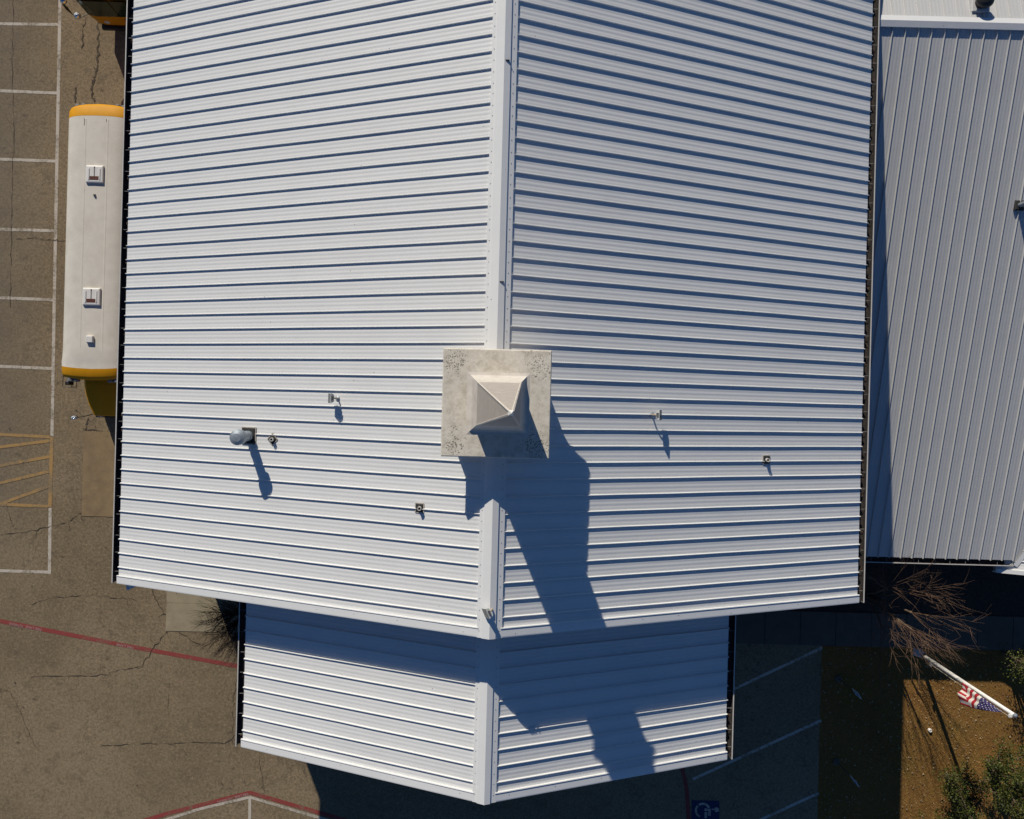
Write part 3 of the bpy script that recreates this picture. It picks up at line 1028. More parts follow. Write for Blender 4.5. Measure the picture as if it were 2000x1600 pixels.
# gooseneck vent on the side wing slope at the right edge
gp = P(1988, 402, 6.2)
gp.z = RZ3 - SL3 * abs(gp.y - YR3)
gp = P(1989, 402, gp.z); gp.z = RZ3 - SL3 * abs(gp.y - YR3)
gv = empty('flue_vent', gp)
tag(gv, 'small shiny galvanised flue on the grey wing roof at the right edge', 'vent')
MB().squares([(0.17, -0.04), (0.17, 0.05), (0.13, 0.07)]).build('base_flashing', M['rubber'], gv)
MB().lathe([(0.08, -0.1), (0.08, 0.62)], 16).build('pipe', M['galv'], gv)
MB().lathe([(0.10, 0.58), (0.14, 0.60), (0.14, 0.74), (0.07, 0.79), (0, 0.80)], 18).build('rain_cap', M['galv'], gv)


# ------------------------------------------------------------------ school buses
def rounded_section(w, ztop, zside, n=6):
    """half arch from left side top to right side top"""
    pts = []
    for i in range(2 * n + 1):
        a = math.pi * (1 - i / (2 * n))
        c, s = math.cos(a), math.sin(a)
        x = w * (abs(c) ** 0.55) * (1 if c > 0 else -1)
        z = zside + (ztop - zside) * (abs(s) ** 0.75)
        pts.append((x, z))
    return pts


def loft_roof(mb, stations, n=6):
    """stations: (y, half width, top z, side z, bulge)"""
    rows = []
    for (y, w, zt, zs, bulge) in stations:
        rows.append([(x, y + bulge * (1 - (x / max(w, 1e-6)) ** 2), z) for x, z in rounded_section(w, zt, zs, n)])
    m = len(rows[0])
    vs = [p for r in rows for p in r]
    fs = []
    for k in range(len(rows) - 1):
        for i in range(m - 1):
            fs.append((k * m + i, k * m + i + 1, (k + 1) * m + i + 1, (k + 1) * m + i))
    mb.add(vs, fs)
    return mb


def wheel(parent, x, y, r=0.5, w=0.26):
    t = MB().lathe([(r * 0.55, -w / 2), (r * 0.93, -w / 2), (r, -w / 2 + 0.04), (r, w / 2 - 0.04), (r * 0.93, w / 2), (r * 0.55, w / 2)], 24)
    o = t.build('wheel', M['rubber'], parent, loc=(x, y, r), rot=(0, R(90), 0))
    MB().lathe([(r * 0.56, -w / 2 - 0.005), (r * 0.5, -w / 2 + 0.03), (r * 0.5, w / 2 - 0.03), (r * 0.56, w / 2 + 0.005)], 20).build('rim', M['rim'], o)


def hatch(parent, y, z):
    e = MB()
    e.squares([(0.34, 0.0), (0.34, 0.05), (0.32, 0.075), (0.27, 0.085)])
    o = e.build('roof_hatch', M['hatch_white'], parent, loc=(0, y, z), bevel=0.02)
    for x in (-0.21, 0.21):
        MB().box(x - 0.018, x + 0.018, -0.22, 0.22, 0.083, 0.107).build('hatch_rib', M['hatch_white'], o, bevel=0.006)
    MB().box(-0.012, 0.012, -0.08, 0.27, 0.083, 0.100).build('hatch_rod', M['lens_grey'], o)
    MB().box(-0.17, 0.17, -0.22, -0.085, 0.083, 0.093).build('hatch_label', M['hatch_brown'], o)
    MB().lathe([(0.03, 0.08), (0.02, 0.105)], 8, (0, 0.27, 0)).build('hatch_knob', M['lens_grey'], o)


BX = P(181, 470, 3.1).x                      # bus centre line
BY1, BY0 = P(190, 201, 3.0).y, P(180, 741, 3.0).y
bus = empty('school_bus', (BX, BY0, 0))
tag(bus, 'yellow school bus with long white roof parked under the left eave', 'bus')
BL = BY1 - BY0
BW = 1.33
body = MB()
body.box(-BW, BW, 0.22, BL - 0.2, 0.55, 2.46)
body.build('body', M['bus_yellow'], bus, bevel=0.05)
cap1, cap0 = 0.47, 0.50
rf = MB()
st = [(0.50, BW * 1.0, 3.02, 2.46, -0.10), (0.70, BW * 1.005, 3.02, 2.46, -0.02), (0.85, BW * 0.99, 3.045, 2.42, 0.0), (1.25, BW * 0.98, 3.035, 2.42, 0.0)]
for i in range(1, 10): st.append((1.25 + (BL - 2.2) * i / 9, BW * 0.98, 3.035, 2.42, 0.0))
st.append((BL - 0.56, BW * 0.98, 3.03, 2.42, 0.06))
loft_roof(rf, st, 8)
roofb = rf.build('roof', M['bus_white'], bus, smooth=True)
fc = loft_roof(MB(), [(0.10, BW * 0.975, 2.80, 2.36, -0.14), (0.12, BW * 0.985, 2.92, 2.38, -0.14), (0.24, BW, 3.0, 2.42, -0.13), (0.502, BW * 1.0, 3.021, 2.46, -0.10)], 8)
fc.build('front_roof_cap', M['bus_yellow'], bus, smooth=True)
rcp = loft_roof(MB(), [(BL - 0.562, BW * 0.98, 3.032, 2.42, 0.06), (BL - 0.26, BW * 0.98, 3.0, 2.40, 0.13), (BL - 0.15, BW * 0.97, 2.88, 2.38, 0.15), (BL - 0.12, BW * 0.95, 2.70, 2.36, 0.15)], 8)
rcp.build('rear_roof_cap', M['bus_yellow'], bus, smooth=True)
MB().add([(-BW * .97, 0.10, 2.37), (BW * .97, 0.10, 2.37), (BW * .8, 0.06, 2.72), (-BW * .8, 0.06, 2.72)], [(0, 1, 2, 3)]).build('destination_board', M['bus_yellow'], bus)
for x in (-0.425, 0.425):
    MB().box(x - 0.035, x + 0.035, 1.0, BL - 0.62, 2.985, 3.033).build('roof_rail', M['bus_white'], roofb, bevel=0.012)
    MB().box(x - 0.065, x - 0.036, 1.0, BL - 0.62, 2.97, 3.0265).build('roof_seam', M['bus_seam'], roofb)
    MB().box(x + 0.036, x + 0.060, 1.2, BL - 0.9, 2.97, 3.0235).build('roof_seam', M['bus_seam'], roofb)
for i in range(1, 7):
    yy = 1.25 + (BL - 2.2) * i / 7
    MB().box(-1.0, 1.0, yy - 0.006, yy + 0.006, 2.90, 2.905).build('rivet_row', M['bus_seam'], roofb)
zr = 3.03
hatch(roofb, P(186, 341, 3.05).y - BY0, zr)
hatch(roofb, P(182, 580, 3.05).y - BY0, zr)
MB().squares([(0.13, 0), (0.13, 0.10), (0.11, 0.12)]).build('roof_box', M['hatch_white'], roofb, loc=(-0.02, P(180, 663, 3.05).y - BY0, zr - 0.01))
MB().lathe([(0.05, 0), (0.05, 0.05), (0.025, 0.09)], 12).build('roof_knob', M['lens_grey'], roofb, loc=(0, P(185, 381, 3.05).y - BY0, zr - 0.01))
# hood with fenders; the right of the bus body's front end
HL = 1.45
def hood_section(y, w, zt, zs):
    return [(-w, y, zs - 0.45), (-w, y, zs), (-w * 0.80, y, zt - 0.03), (-w * 0.4, y, zt), (w * 0.4, y, zt), (w * 0.80, y, zt - 0.03), (w, y, zs), (w, y, zs - 0.45)]
hs = [(0.25, 1.12, 1.66, 1.34), (-0.2, 1.14, 1.62, 1.27), (-0.6, 1.12, 1.55, 1.18), (-1.05, 1.02, 1.45, 1.08), (-HL, 0.86, 1.32, 0.95), (-HL - 0.03, 0.84, 0.9, 0.62)]
hb = MB()
rows = [hood_section(*s) for s in hs]
m_ = 8
hb.add([p for r in rows for p in r], [(k * m_ + i, k * m_ + i + 1, (k + 1) * m_ + i + 1, (k + 1) * m_ + i) for k in range(len(rows) - 1) for i in range(m_ - 1)] + [tuple(range((len(rows) - 1) * m_, len(rows) * m_))])
hood = hb.build('hood', M['bus_yellow'], bus, smooth=False, bevel=0.03)
MB().box(-0.11, 0.11, -HL + 0.08, -HL + 0.14, 1.30, 1.335).build('hood_badge', M['black'], hood)
for s in (-1, 1):
    fd = MB()
    arcp = []
    for i in range(9):
        a = math.pi * i / 8
        arcp.append((-0.55 - 0.62 * math.cos(a), 0.50 + 0.62 * math.sin(a)))
    for x in (s * 0.80, s * 1.06): fd.add([], [])
    vs = [(s * 0.80, y, z + 0.12) for y, z in arcp] + [(s * 1.04, y, z) for y, z in arcp]
    fd.add(vs, [(i, i + 1, 9 + i + 1, 9 + i) for i in range(8)])
    fd.build('fender', M['bus_yellow'], bus, smooth=True)
    MB().lathe([(0.11, 0), (0.12, 0.03), (0.0, 0.05)], 16).build('headlight', M['sign_white'], bus, loc=(s * 0.58, -HL - 0.02, 0.95), rot=(R(90), 0, 0))
    wheel(bus, s * 1.02, -0.55)
    wheel(bus, s * 1.04, BL - 3.0)
    # windscreen half
    MB().add([(s * 0.03, 0.205, 1.62), (s * 1.12, 0.215, 1.62), (s * 1.10, 0.12, 2.36), (s * 0.03, 0.09, 2.36)], [(0, 1, 2, 3)]).build('windscreen', M['tinted'], bus)
    for i in range(11):
        y = 1.3 + i * 0.80
        MB().box(min(s * BW, s * (BW + 0.012)), max(s * BW, s * (BW + 0.012)), y, y + 0.62, 1.72, 2.32).build('window', M['glassdark'], bus)
    for z in (1.05, 1.45):
        MB().box(min(s * BW, s * (BW + 0.02)), max(s * BW, s * (BW + 0.02)), 0.3, BL - 0.3, z, z + 0.06).build('rub_rail', M['black'], bus)
    # paired warning lamps on both roof ends
    for x in (0.66, 0.90):
        MB().lathe([(0.09, -0.06), (0.11, 0.02), (0.11, 0.12), (0.08, 0.15)], 14).build('warning_lamp', M['lens_grey'], bus, loc=(s * x, BL - 0.10 - 0.10 * (x / 1.2) ** 2 + 0.02, 2.72), rot=(R(-90), 0, 0))
        MB().lathe([(0.09, -0.06), (0.115, 0.02), (0.115, 0.16), (0.085, 0.19)], 14).build('warning_lamp', M['lens_grey'], bus, loc=(s * x, 0.08, 2.74), rot=(R(90), 0, 0))
MB().box(-0.95, 0.95, -HL - 0.10, -HL + 0.10, 0.42, 0.70).build('bumper', M['black'], bus, bevel=0.03)
MB().box(-1.2, 1.2, BL - 0.18, BL - 0.02, 0.45, 0.72).build('rear_bumper', M['black'], bus, bevel=0.03)


def rear_view(parent, x, s, y, z):
    """square tube frame holding a flat and a convex mirror"""
    fr = MB()
    a, b = x + s * 0.06, x - s * 0.48
    fr.tube([(a, y, z + 0.2), (a, y - 0.42, z + 0.2), (b, y - 0.42, z + 0.2), (b, y + 0.1, z + 0.2)], 0.016, 6)
    fr.tube([(a, y - 0.42, z + 0.2), (a, y - 0.42, z - 0.45), (a, y, z - 0.45)], 0.016, 6)
    fr.tube([(a, y, z + 0.2), (a, y, z - 0.45)], 0.016, 6)
    o = fr.build('mirror_frame', M['black'], parent)
    MB().box(min(a - s * 0.04, a - s * 0.22), max(a - s * 0.04, a - s * 0.22), y - 0.34, y - 0.20, z - 0.2, z + 0.14).build('mirror', M['black'], o, bevel=0.02)
    MB().box(min(a - s * 0.05, a - s * 0.21), max(a - s * 0.05, a - s * 0.21), y - 0.198, y - 0.19, z - 0.18, z + 0.12).build('mirror_glass', M['mirror'], o)


def cross_view(parent, pts, mp, tiltx, s):
    o = MB().tube(pts, 0.017, 6).build('crossview_arm', M['black'], parent)
    d = MB().lathe([(0.0, 0.09), (0.07, 0.08), (0.115, 0.04), (0.13, 0.0), (0.11, -0.03), (0.0, -0.05)], 18)
    q = d.build('crossview_mirror', M['sign_white'], o, loc=mp, rot=tiltx, smooth=True)
    MB().lathe([(0.132, 0.006), (0.137, -0.012), (0.10, -0.04)], 18).build('mirror_back', M['black'], q)
    MB().lathe([(0.0, 0.094), (0.06, 0.087), (0.085, 0.072)][::-1], 14).build('mirror_glass', M['mirror'], q, smooth=True)


for s in (-1, 1):
    rear_view(bus, s * BW, s, 0.10, 2.2)
    cross_view(bus, [(s * 0.80, -HL + 0.05, 1.15), (s * 0.95, -HL - 0.02, 1.35), (s * 1.33, -HL - 0.12, 1.55)], (s * 1.36, -HL - 0.10, 1.55), (R(50), R(-35 * s), 0), s)

# second bus: flat front, only its nose enters the picture
B2Y = P(230, 50, 0.55).y
bus2 = empty('school_bus', (BX, B2Y, 0))
tag(bus2, 'flat fronted yellow school bus with dark green windscreen at the top edge', 'bus')
B2L = 9.5
MB().box(-BW, BW, 0.12, B2L, 0.55, 2.5).build('body', M['bus_yellow'], bus2, bevel=0.05)
loft_roof(MB(), [(0.10, BW * 0.97, 2.86, 2.42, -0.1), (0.2, BW * .98, 2.98, 2.42, -0.1), (0.5, BW * 0.98, 3.03, 2.42, -0.05), (B2L, BW * 0.98, 3.03, 2.42, 0)], 8).build('roof', M['bus_white'], bus2, smooth=True)
fp = MB()
fp.add([(-BW * .93, 0.06, 0.60), (BW * .93, 0.06, 0.60), (BW * .99, 0.02, 1.38), (-BW * .99, 0.02, 1.38), (-BW * 0.72, -0.0, 0.58), (BW * 0.72, -0.0, 0.58), (BW * 0.76, -0.05, 1.38), (-BW * 0.76, -0.05, 1.38)],
       [(4, 5, 6, 7), (0, 4, 7, 3), (5, 1, 2, 6)])
front = fp.build('front_panel', M['bus_yellow'], bus2)
MB().add([(0.06, -0.045, 0.72), (0.70, -0.045, 0.72), (0.73, -0.062, 1.22), (0.06, -0.062, 1.22)], [(0, 1, 2, 3)]).build('access_door', M['lens_amber'], front)
for s in (-1, 1):
    MB().add([(s * 0.02, -0.055, 1.39), (s * BW * 0.76, -0.055, 1.39), (s * BW * 0.74, 0.0, 2.46), (s * 0.02, 0.0, 2.46)], [(0, 1, 2, 3)]).build('windscreen', M['tinted'], bus2)
    MB().add([(s * BW * 0.765, -0.052, 1.39), (s * BW * 0.99, 0.018, 1.39), (s * BW * 0.97, 0.09, 2.46), (s * BW * 0.745, 0.0, 2.46)], [(0, 1, 2, 3)]).build('windscreen', M['tinted'], bus2)
    MB().lathe([(0.10, 0), (0.11, 0.03), (0.0, 0.05)], 16).build('headlight', M['sign_white'], bus2, loc=(s * 0.8, 0.0, 0.85), rot=(R(90), 0, 0))
    wheel(bus2, s * 1.02, 1.6)
    wheel(bus2, s * 1.02, B2L - 2.6)
    cross_view(bus2, [(s * BW * 0.97, 0.02, 1.42), (s * (BW + 0.33), -0.22, 1.50), (s * (BW + 0.45), -0.15, 1.75)], (s * (BW + 0.30), -0.16, 1.62), (R(48), R(-30 * s), 0), s)
    MB().tube([(s * (BW + 0.45), -0.15, 1.75), (s * (BW + 0.48), -0.1, 2.05), (s * (BW + 0.5), -0.04, 2.45)], [0.02, 0.06, 0.02], 6).build('mirror_post', M['black'], bus2)
    MB().lathe([(0.0, 0.09), (0.08, 0.08), (0.13, 0.03), (0.12, -0.03), (0.0, -0.05)], 16).build('mirror', M['mirror'], bus2, loc=(s * (BW + 0.42), 0.02, 2.42), rot=(R(50), R(-20 * s), 0), smooth=True)
MB().box(-1.18, 1.18, -0.16, 0.05, 0.38, 0.57).build('bumper', M['black'], bus2, bevel=0.03)

# ------------------------------------------------------------------ flagpole and flag
FB = P(1790, 1273, 0.0)
FT = P(1981, 1396.5, 6.2)
pole = empty('flagpole', FB)
tag(pole, 'white flagpole standing on the brown lawn at the lower right', 'flagpole')
D = FT - FB
MB().tube([(0, 0, 0.35), tuple(D * 0.5), tuple(D)], [0.085, 0.075, 0.062], 14).build('pole_shaft', M['pole_white'], pole, smooth=True)
MB().squares([(0.15, 0.0), (0.15, 0.08), (0.11, 0.36), (0.10, 0.40)]).build('pole_base', M['sign_white'], pole)
MB().lathe([(0.05, 0), (0.075, 0.03), (0.07, 0.08), (0.02, 0.11)], 12).build('pole_cap', M['galv'], pole, loc=tuple(D))
MB().box(-0.16, -0.05, -0.10, 0.0, -0.08, -0.02).build('pulley', M['pole_white'], pole, loc=tuple(D))
ro = Vector((-0.085, -0.085, 0))
MB().tube([tuple(D * 0.99 + ro * 1.2), tuple(D * 0.5 + ro * 1.3), tuple(D * 0.2 + ro)], 0.008, 5).build('halyard', M['rope'], pole)
MB().box(-0.03, 0.03, -0.06, 0.06, -0.06, 0.06).build('cleat', M['galv'], pole, loc=tuple(D * 0.2 + ro * 1.1))


def flag_mat():
    m, nt, nd, lk, b = nmat('flag_cloth')
    uv = nd.new('ShaderNodeUVMap')
    sx = nd.new('ShaderNodeSeparateXYZ')
    lk.new(uv.outputs[0], sx.inputs[0])
    def mth(op, a, bb=None, c=None):
        n = N(nt, 'ShaderNodeMath', operation=op)
        for i, val in enumerate((a, bb, c)):
            if val is None: continue
            if isinstance(val, (int, float)): n.inputs[i].default_value = val
            else: lk.new(val, n.inputs[i])
        return n.outputs[0]
    u, v = sx.outputs[0], sx.outputs[1]        # u along the fly, v up the hoist
    par = mth('MODULO', mth('FLOOR', mth('MULTIPLY', v, 13)), 2)      # 0 = red
    col = mixc(nt, par, (0.34, 0.008, 0.02), (0.62, 0.58, 0.52))
    can = mth('MULTIPLY', mth('LESS_THAN', u, 0.4), mth('GREATER_THAN', v, 6 / 13))
    col = mixc(nt, can, col, (0.028, 0.02, 0.10))
    # staggered stars
    cu, cv = mth('MULTIPLY', u, 8.5), mth('MULTIPLY', mth('SUBTRACT', v, 6 / 13), 11.0)
    def dots(du, dv):
        a = mth('SUBTRACT', mth('FRACT', mth('ADD', cu, du)), 0.5)
        c = mth('SUBTRACT', mth('FRACT', mth('ADD', cv, dv)), 0.5)
        return mth('LESS_THAN', mth('ADD', mth('MULTIPLY', a, a), mth('MULTIPLY', c, c)), 0.016)
    st = mth('MULTIPLY', mth('MAXIMUM', dots(0, 0), dots(0.5, 0.5)), can)
    col = mixc(nt, st, col, (0.55, 0.53, 0.56))
    lk.new(col, b.inputs['Base Color'])
    b.inputs['Roughness'].default_value = 0.85
    return m


nu, nv_ = 48, 22          # down the pole, out from the pole
vs, fs, uvs = [], [], []
hd_ = Vector((-0.50, -0.86, 0)).normalized()
sd_ = Vector((0.86, -0.50, 0)).normalized()
top = Vector((0, 0, -0.48))
DROP = 2.15
for i in range(nu + 1):
    for j in range(nv_ + 1):
        a, b = i / nu, j / nv_
        wid = 0.05 + 0.70 * a ** 0.85
        out = -0.10 * a ** 2 + 0.10 + b * wid
        fold = 0.05 * a * math.sin(2 * math.pi * (1.7 * b + 0.7 * a)) + 0.03 * math.sin(9 * a + 3 * b) * a
        zz = -DROP * a * (1 - 0.12 * b) - 0.05 * b
        p = (D / D.z) * zz + hd_ * out - sd_ * (0.02 + 0.16 * a * min(1, (1 - b) * 2.5) - fold) + Vector((0, 0, -0.48))
        vs.append(tuple(p))
fuv = []
for i in range(nu):
    for j in range(nv_):
        k = i * (nv_ + 1) + j
        fs.append((k, k + nv_ + 1, k + nv_ + 2, k + 1))
        am, bm = (i + 0.5) / nu, (j + 0.5) / nv_
        tail = am > 0.95 - 0.24 * bm
        for (ii, jj) in ((i, j), (i + 1, j), (i + 1, j + 1), (i, j + 1)):
            a, b = ii / nu, jj / nv_
            if tail: fuv.append((0.6 + 0.4 * a, 0.70 - 0.68 * b))
            else: fuv.append((0.04 + 0.35 * b, min(0.99, max(0.0, 1.0 - 1.10 * a + 0.07 * b))))
fm = MB().add(vs, fs).mesh('flag', flag_mat(), True)
ul = fm.uv_layers.new(name='UVMap')
for k in range(len(fm.loops)):
    ul.data[k].uv = fuv[k]
flag = link('flag', fm, None, tuple(FT))
so = flag.modifiers.new('thick', 'SOLIDIFY')
so.thickness = 0.004
tag(flag, 'limp red and white striped flag with starred blue canton on the flagpole', 'flag')


# ------------------------------------------------------------------ parking signs
def bay_sign(u, v, label, turn):
    b = P(u, v, 0)
    e = empty('parking_sign', b)
    tag(e, label, 'sign', 'accessible bay signs in the shaded grass')
    MB().lathe([(0.15, -0.05), (0.15, 0.05), (0.10, 0.09)], 14).build('footing', M['walk'], e)
    MB().tube([(0, 0, 0.0), (0, 0, 1.95)], 0.022, 8).build('post', M['bark'], e)
    pl = MB().box(-0.008, 0.008, -0.16, 0.16, 1.45, 1.93).build('sign_plate', M['sign_white'], e, loc=(-0.04, 0, 0), rz=turn, bevel=0.02)
    MB().box(-0.014, -0.0085, -0.10, 0.10, 1.56, 1.84).build('blue_field', M['sign_blue'], pl)
    MB().lathe([(0.05, 0.0), (0.05, 0.002)], 14).build('wheelchair_mark', M['sign_white'], pl, loc=(-0.0145, 0.0, 1.68), rot=(0, R(-90), 0))


bay_sign(1637, 1325, 'blue and white parking sign nearer the walkway in the shaded grass', R(31))
bay_sign(1633, 1487, 'blue and white parking sign farther down in the shaded grass', R(31))

# white cap on the lawn
wc = P(1815, 1425.5, 0)
cap = empty('cleanout_cap', wc)
tag(cap, 'small white pipe cap lying in the sunlit brown lawn', 'pipe cap')
MB().lathe([(0.075, 0.0), (0.075, 0.09), (0.055, 0.11), (0.055, 0.09), (0.0, 0.088)], 16).build('cap_ring', M['pole_white'], cap)
MB().lathe([(0.028, 0.088), (0.02, 0.10)], 10).build('cap_plug', M['rust'], cap)
# downspout elbow under the front left corner of the main roof, in the shade of the rake
ds = MB()
dz = 7.22
e0, e1, e2, e3 = P(244, 1136, dz), P(248, 1153.5, dz), P(265.5, 1146, dz), P(263, 1136, dz)
ds.add([tuple(q) for q in (e0, e1, e2, e3)] + [(q.x, q.y, dz - 0.12) for q in (e0, e1, e2, e3)], [(0, 1, 2, 3), (0, 4, 5, 1), (1, 5, 6, 2), (2, 6, 7, 3), (4, 7, 6, 5)])
ds.tube([((e0.x + e3.x) / 2, (e0.y + e3.y) / 2, dz - 0.06), ((e0.x + e3.x) / 2, YG + 0.24, dz - 0.5), ((e0.x + e3.x) / 2 + 0.55, YG + 0.24, 6.0), ((e0.x + e3.x) / 2 + 0.55, YG + 0.24, 0.2)], 0.05, 8)
ds.build('downspout', M['trim'], church)

# ------------------------------------------------------------------ bare pollarded trees
def bare_tree(name, label, base, stems, mat, seed, knuckle_z=2.1, whips=13, wl=(1.3, 2.3), spread=0.75, twr=0.009, sub=3):
    rnd = random.Random(seed)
    e = empty(name, base)
    tag(e, label, 'tree')
    tr, cr = MB(), MB()
    for k in range(stems):
        a = 2 * math.pi * k / stems + rnd.uniform(-0.3, 0.3)
        lean = rnd.uniform(0.25, 0.75) * spread
        zk = knuckle_z * rnd.uniform(0.85, 1.2)
        d = Vector((math.cos(a), math.sin(a), 0))
        kp = d * lean * zk * 0.6 + Vector((0, 0, zk))
        mid = kp * 0.5 + Vector((rnd.uniform(-.08, .08), rnd.uniform(-.08, .08), 0))
        tr.tube([(d.x * 0.06, d.y * 0.06, -0.05), tuple(mid), tuple(kp)], [0.05, 0.04, 0.035], 7)
        tr.lathe([(0.01, -0.07), (0.055, -0.03), (0.06, 0.02), (0.02, 0.06)], 7, tuple(kp))
        for w in range(whips):
            b = a + rnd.gauss(0, 0.75)
            tiltw = abs(rnd.gauss(0.45, 0.30)) * spread / 0.75
            L = rnd.uniform(*wl)
            dr = Vector((math.cos(b) * math.sin(tiltw), math.sin(b) * math.sin(tiltw), math.cos(tiltw)))
            pts, q = [], kp.copy()
            n = 6
            for i in range(n + 1):
                pts.append(q.copy())
                dr = (dr + Vector((rnd.gauss(0, .07), rnd.gauss(0, .07), rnd.gauss(0.0, .05)))).normalized()
                q = q + dr * (L / n)
            cr.tube([tuple(p) for p in pts], [twr * (1.25 - 0.95 * i / n) for i in range(n + 1)], 4, False)
            for s in range(sub):
                i0 = rnd.randint(2, n - 1)
                c = pts[i0]
                dd = (pts[i0 + 1] - pts[i0]).normalized()
                dd = (dd + Vector((rnd.gauss(0, .45), rnd.gauss(0, .45), rnd.gauss(0, .3)))).normalized()
                l2 = L * rnd.uniform(0.18, 0.42)
                m1 = c + dd * l2 * 0.5
                dd2 = (dd + Vector((rnd.gauss(0, .2), rnd.gauss(0, .2), rnd.gauss(0, .2)))).normalized()
                cr.tube([tuple(c), tuple(m1), tuple(m1 + dd2 * l2 * 0.5)], [twr * 0.7, twr * 0.5, twr * 0.25], 3, False)
    tr.build('trunk', M['bark'], e)
    cr.build('crown', mat, e)
    return e


bt = P(1712, 1170, 0.6)
bare_tree('bare_tree', 'leafless pollarded tree with brown whips beside the grey wing', (bt.x - 0.1, bt.y, 0), 9, M['twig'], 3, 2.2, 10, (1.4, 2.8), 1.0, 0.0075, 5)
lt_ = P(478, 1190, 0.6)
bare_tree('bare_tree', 'leafless dark bush fanning out beside the lower roof left eave', (lt_.x + 0.1, lt_.y - 0.15, 0), 11, M['twig_dark'], 11, 1.35, 26, (1.1, 1.8), 1.0, 0.009, 7)


# ------------------------------------------------------------------ evergreen shrubs
def leaf_mat(name, c1, c2):
    m, nt, nd, lk, b = nmat(name)
    at = nd.new('ShaderNodeAttribute')
    at.attribute_name = 'leaf'
    r = ramp(nt, at.outputs['Fac'], [(0.0, c1), (0.75, c2), (1.0, tuple(x * 1.6 for x in c2))])
    lk.new(r.outputs[0], b.inputs['Base Color'])
    b.inputs['Roughness'].default_value = 0.55
    b.inputs['Specular IOR Level'].default_value = 0.22
    return m


LEAF = leaf_mat('evergreen_leaf', (0.022, 0.034, 0.006), (0.075, 0.085, 0.016))


def evergreen(label, centre, hgt, rad, n, seed):
    """several stems, each ending in sprays of small leaves"""
    rnd = random.Random(seed)
    e = empty('evergreen_tree', (centre[0], centre[1], 0))
    tag(e, label, 'tree', 'evergreens on the lawn')
    tr = MB()
    sprays = []
    for k in range(13):
        a = 2 * math.pi * k / 13 + rnd.uniform(-.4, .4)
        rr = rad * rnd.uniform(0.25, 1.0)
        zt = hgt * rnd.uniform(0.55, 1.0) * (1 - 0.25 * rr / rad)
        tip = Vector((math.cos(a) * rr, math.sin(a) * rr, zt))
        mid = Vector((tip.x * 0.35 + rnd.uniform(-.1, .1), tip.y * 0.35 + rnd.uniform(-.1, .1), zt * 0.6))
        tr.tube([(0, 0, -0.05), tuple(mid * 0.5), tuple(mid), tuple(tip)], [0.06, 0.045, 0.03, 0.01], 6)
        for s in range(6):
            t = rnd.uniform(0.3, 1.0)
            c = mid.lerp(tip, t) + Vector((rnd.gauss(0, .25), rnd.gauss(0, .25), rnd.gauss(0, .18)))
            tr.tube([tuple(mid.lerp(tip, t * 0.9)), tuple(c)], [0.012, 0.005], 4, False)
            sprays.append((c, rnd.uniform(0.16, 0.36)))
    vs, fs, vals = [], [], []
    for i in range(n):
        c, r = sprays[rnd.randrange(len(sprays))]
        d = Vector((rnd.gauss(0, 1), rnd.gauss(0, 1), rnd.gauss(0, 0.7))).normalized()
        p = c + d * r * rnd.random() ** 0.5
        ax = (d + Vector((rnd.gauss(0, .6), rnd.gauss(0, .6), rnd.gauss(0.3, .5)))).normalized()
        sd2 = ax.cross(Vector((rnd.gauss(0, 1), rnd.gauss(0, 1), rnd.gauss(0, 1)))).normalized()
        L, W = rnd.uniform(0.05, 0.095), rnd.uniform(0.018, 0.034)
        k = len(vs)
        vs += [tuple(p), tuple(p + ax * L * 0.5 + sd2 * W), tuple(p + ax * L), tuple(p + ax * L * 0.5 - sd2 * W)]
        fs.append((k, k + 1, k + 2, k + 3))
        vals += [rnd.random()] * 4
    me = MB().add(vs, fs).mesh('crown', LEAF)
    at = me.attributes.new('leaf', 'FLOAT', 'POINT')
    at.data.foreach_set('value', vals)
    tr.build('trunk', M['bark'], e)
    link('crown', me, e)
    return e


def ev(u, v, hgt, rad, n, seed, label):
    p = P(u, v, hgt * 0.6)
    evergreen(label, p, hgt, rad, n, seed)


ev(1886, 1545, 2.2, 1.3, 4300, 5, 'young green evergreen on the sunlit lawn left of the larger one')
ev(1985, 1528, 3.0, 1.6, 7600, 6, 'larger green evergreen reaching out of the lower right corner')
ev(2022, 1305, 3.2, 0.62, 1500, 8, 'dark evergreen just entering the right edge above the flag')
ev(1850, 1640, 1.8, 0.95, 3600, 9, 'low green evergreen cut by the bottom edge of the photo')

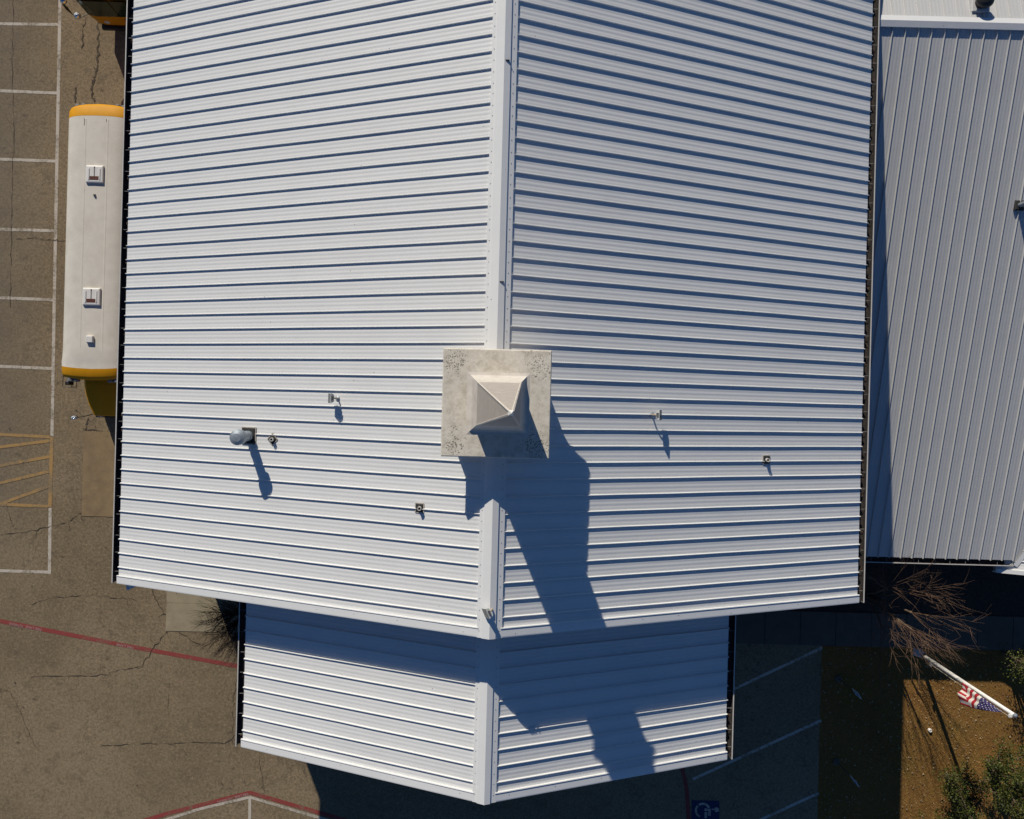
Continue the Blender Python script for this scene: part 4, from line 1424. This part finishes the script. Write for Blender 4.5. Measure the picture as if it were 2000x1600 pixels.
# grass blades and fallen leaves on the lawn in view
gr = MB()
rnd = random.Random(21)
gx0, gx1, gy0, gy1 = XE + 0.02, XE + 9.5, -19.2, WY0 - 0.03
gv_, gf, gval = [], [], []
for i in range(52000):
    x, y = rnd.uniform(gx0, gx1), rnd.uniform(gy0, gy1)
    L = rnd.uniform(0.025, 0.06)
    a = rnd.uniform(0, 6.283)
    c, s = math.cos(a), math.sin(a)
    w = rnd.uniform(0.004, 0.009)
    lean = rnd.uniform(0.4, 1.3)
    k = len(gv_)
    gv_ += [(x - s * w, y + c * w, 0.0), (x + s * w, y - c * w, 0.0), (x + c * L * lean, y + s * L * lean, L)]
    gf.append((k, k + 1, k + 2))
    val = min(1, max(0, 0.45 + 0.25 * math.sin(x * 1.3 + math.sin(y * 0.9) * 2) + rnd.gauss(0, 0.22)))
    gval += [val] * 3
gme = MB().add(gv_, gf).mesh('grass', leaf_mat('grass_blade', (0.19, 0.13, 0.030), (0.36, 0.20, 0.065)))
ga = gme.attributes.new('leaf', 'FLOAT', 'POINT')
ga.data.foreach_set('value', gval)
tag(link('grass', gme), 'dry brown winter grass of the lawn', 'grass', kind='stuff')
lv, lf_, lval = [], [], []
for i in range(1500):
    x, y = rnd.uniform(gx0, gx1), rnd.uniform(gy0, gy1)
    s = rnd.uniform(0.012, 0.032)
    a = rnd.uniform(0, 6.283)
    k = len(lv)
    z = rnd.uniform(0.035, 0.06)
    lv += [(x + s * math.cos(a + j * 1.571) * (1.6 if j % 2 else 0.9), y + s * math.sin(a + j * 1.571) * (1.6 if j % 2 else 0.9), z + rnd.uniform(-.012, .012)) for j in range(4)]
    lf_.append((k, k + 1, k + 2, k + 3))
    lval += [rnd.random()] * 4
lme = MB().add(lv, lf_).mesh('fallen_leaves', leaf_mat('dead_leaf', (0.18, 0.09, 0.04), (0.36, 0.27, 0.17)))
la = lme.attributes.new('leaf', 'FLOAT', 'POINT')
la.data.foreach_set('value', lval)
tag(link('fallen_leaves', lme), 'pale fallen leaves scattered over the brown lawn', 'leaves', kind='stuff')
# grit and dead leaves on the asphalt
pv, pf = [], []
for i in range(900):
    q = P(rnd.uniform(0, 1000), rnd.uniform(0, 1600))
    s = rnd.uniform(0.008, 0.024) * (2.0 if rnd.random() < 0.06 else 1)
    a = rnd.uniform(0, 6.28)
    k = len(pv)
    pv += [(q.x + s * math.cos(a + j * 2.1), q.y + s * math.sin(a + j * 2.1), 0.018 + rnd.uniform(0, .02)) for j in range(3)]
    pf.append((k, k + 1, k + 2))
tag(MB().add(pv, pf).build('leaf_litter', M['twig_dark']), 'specks of leaf litter scattered over the asphalt', 'litter', kind='stuff')
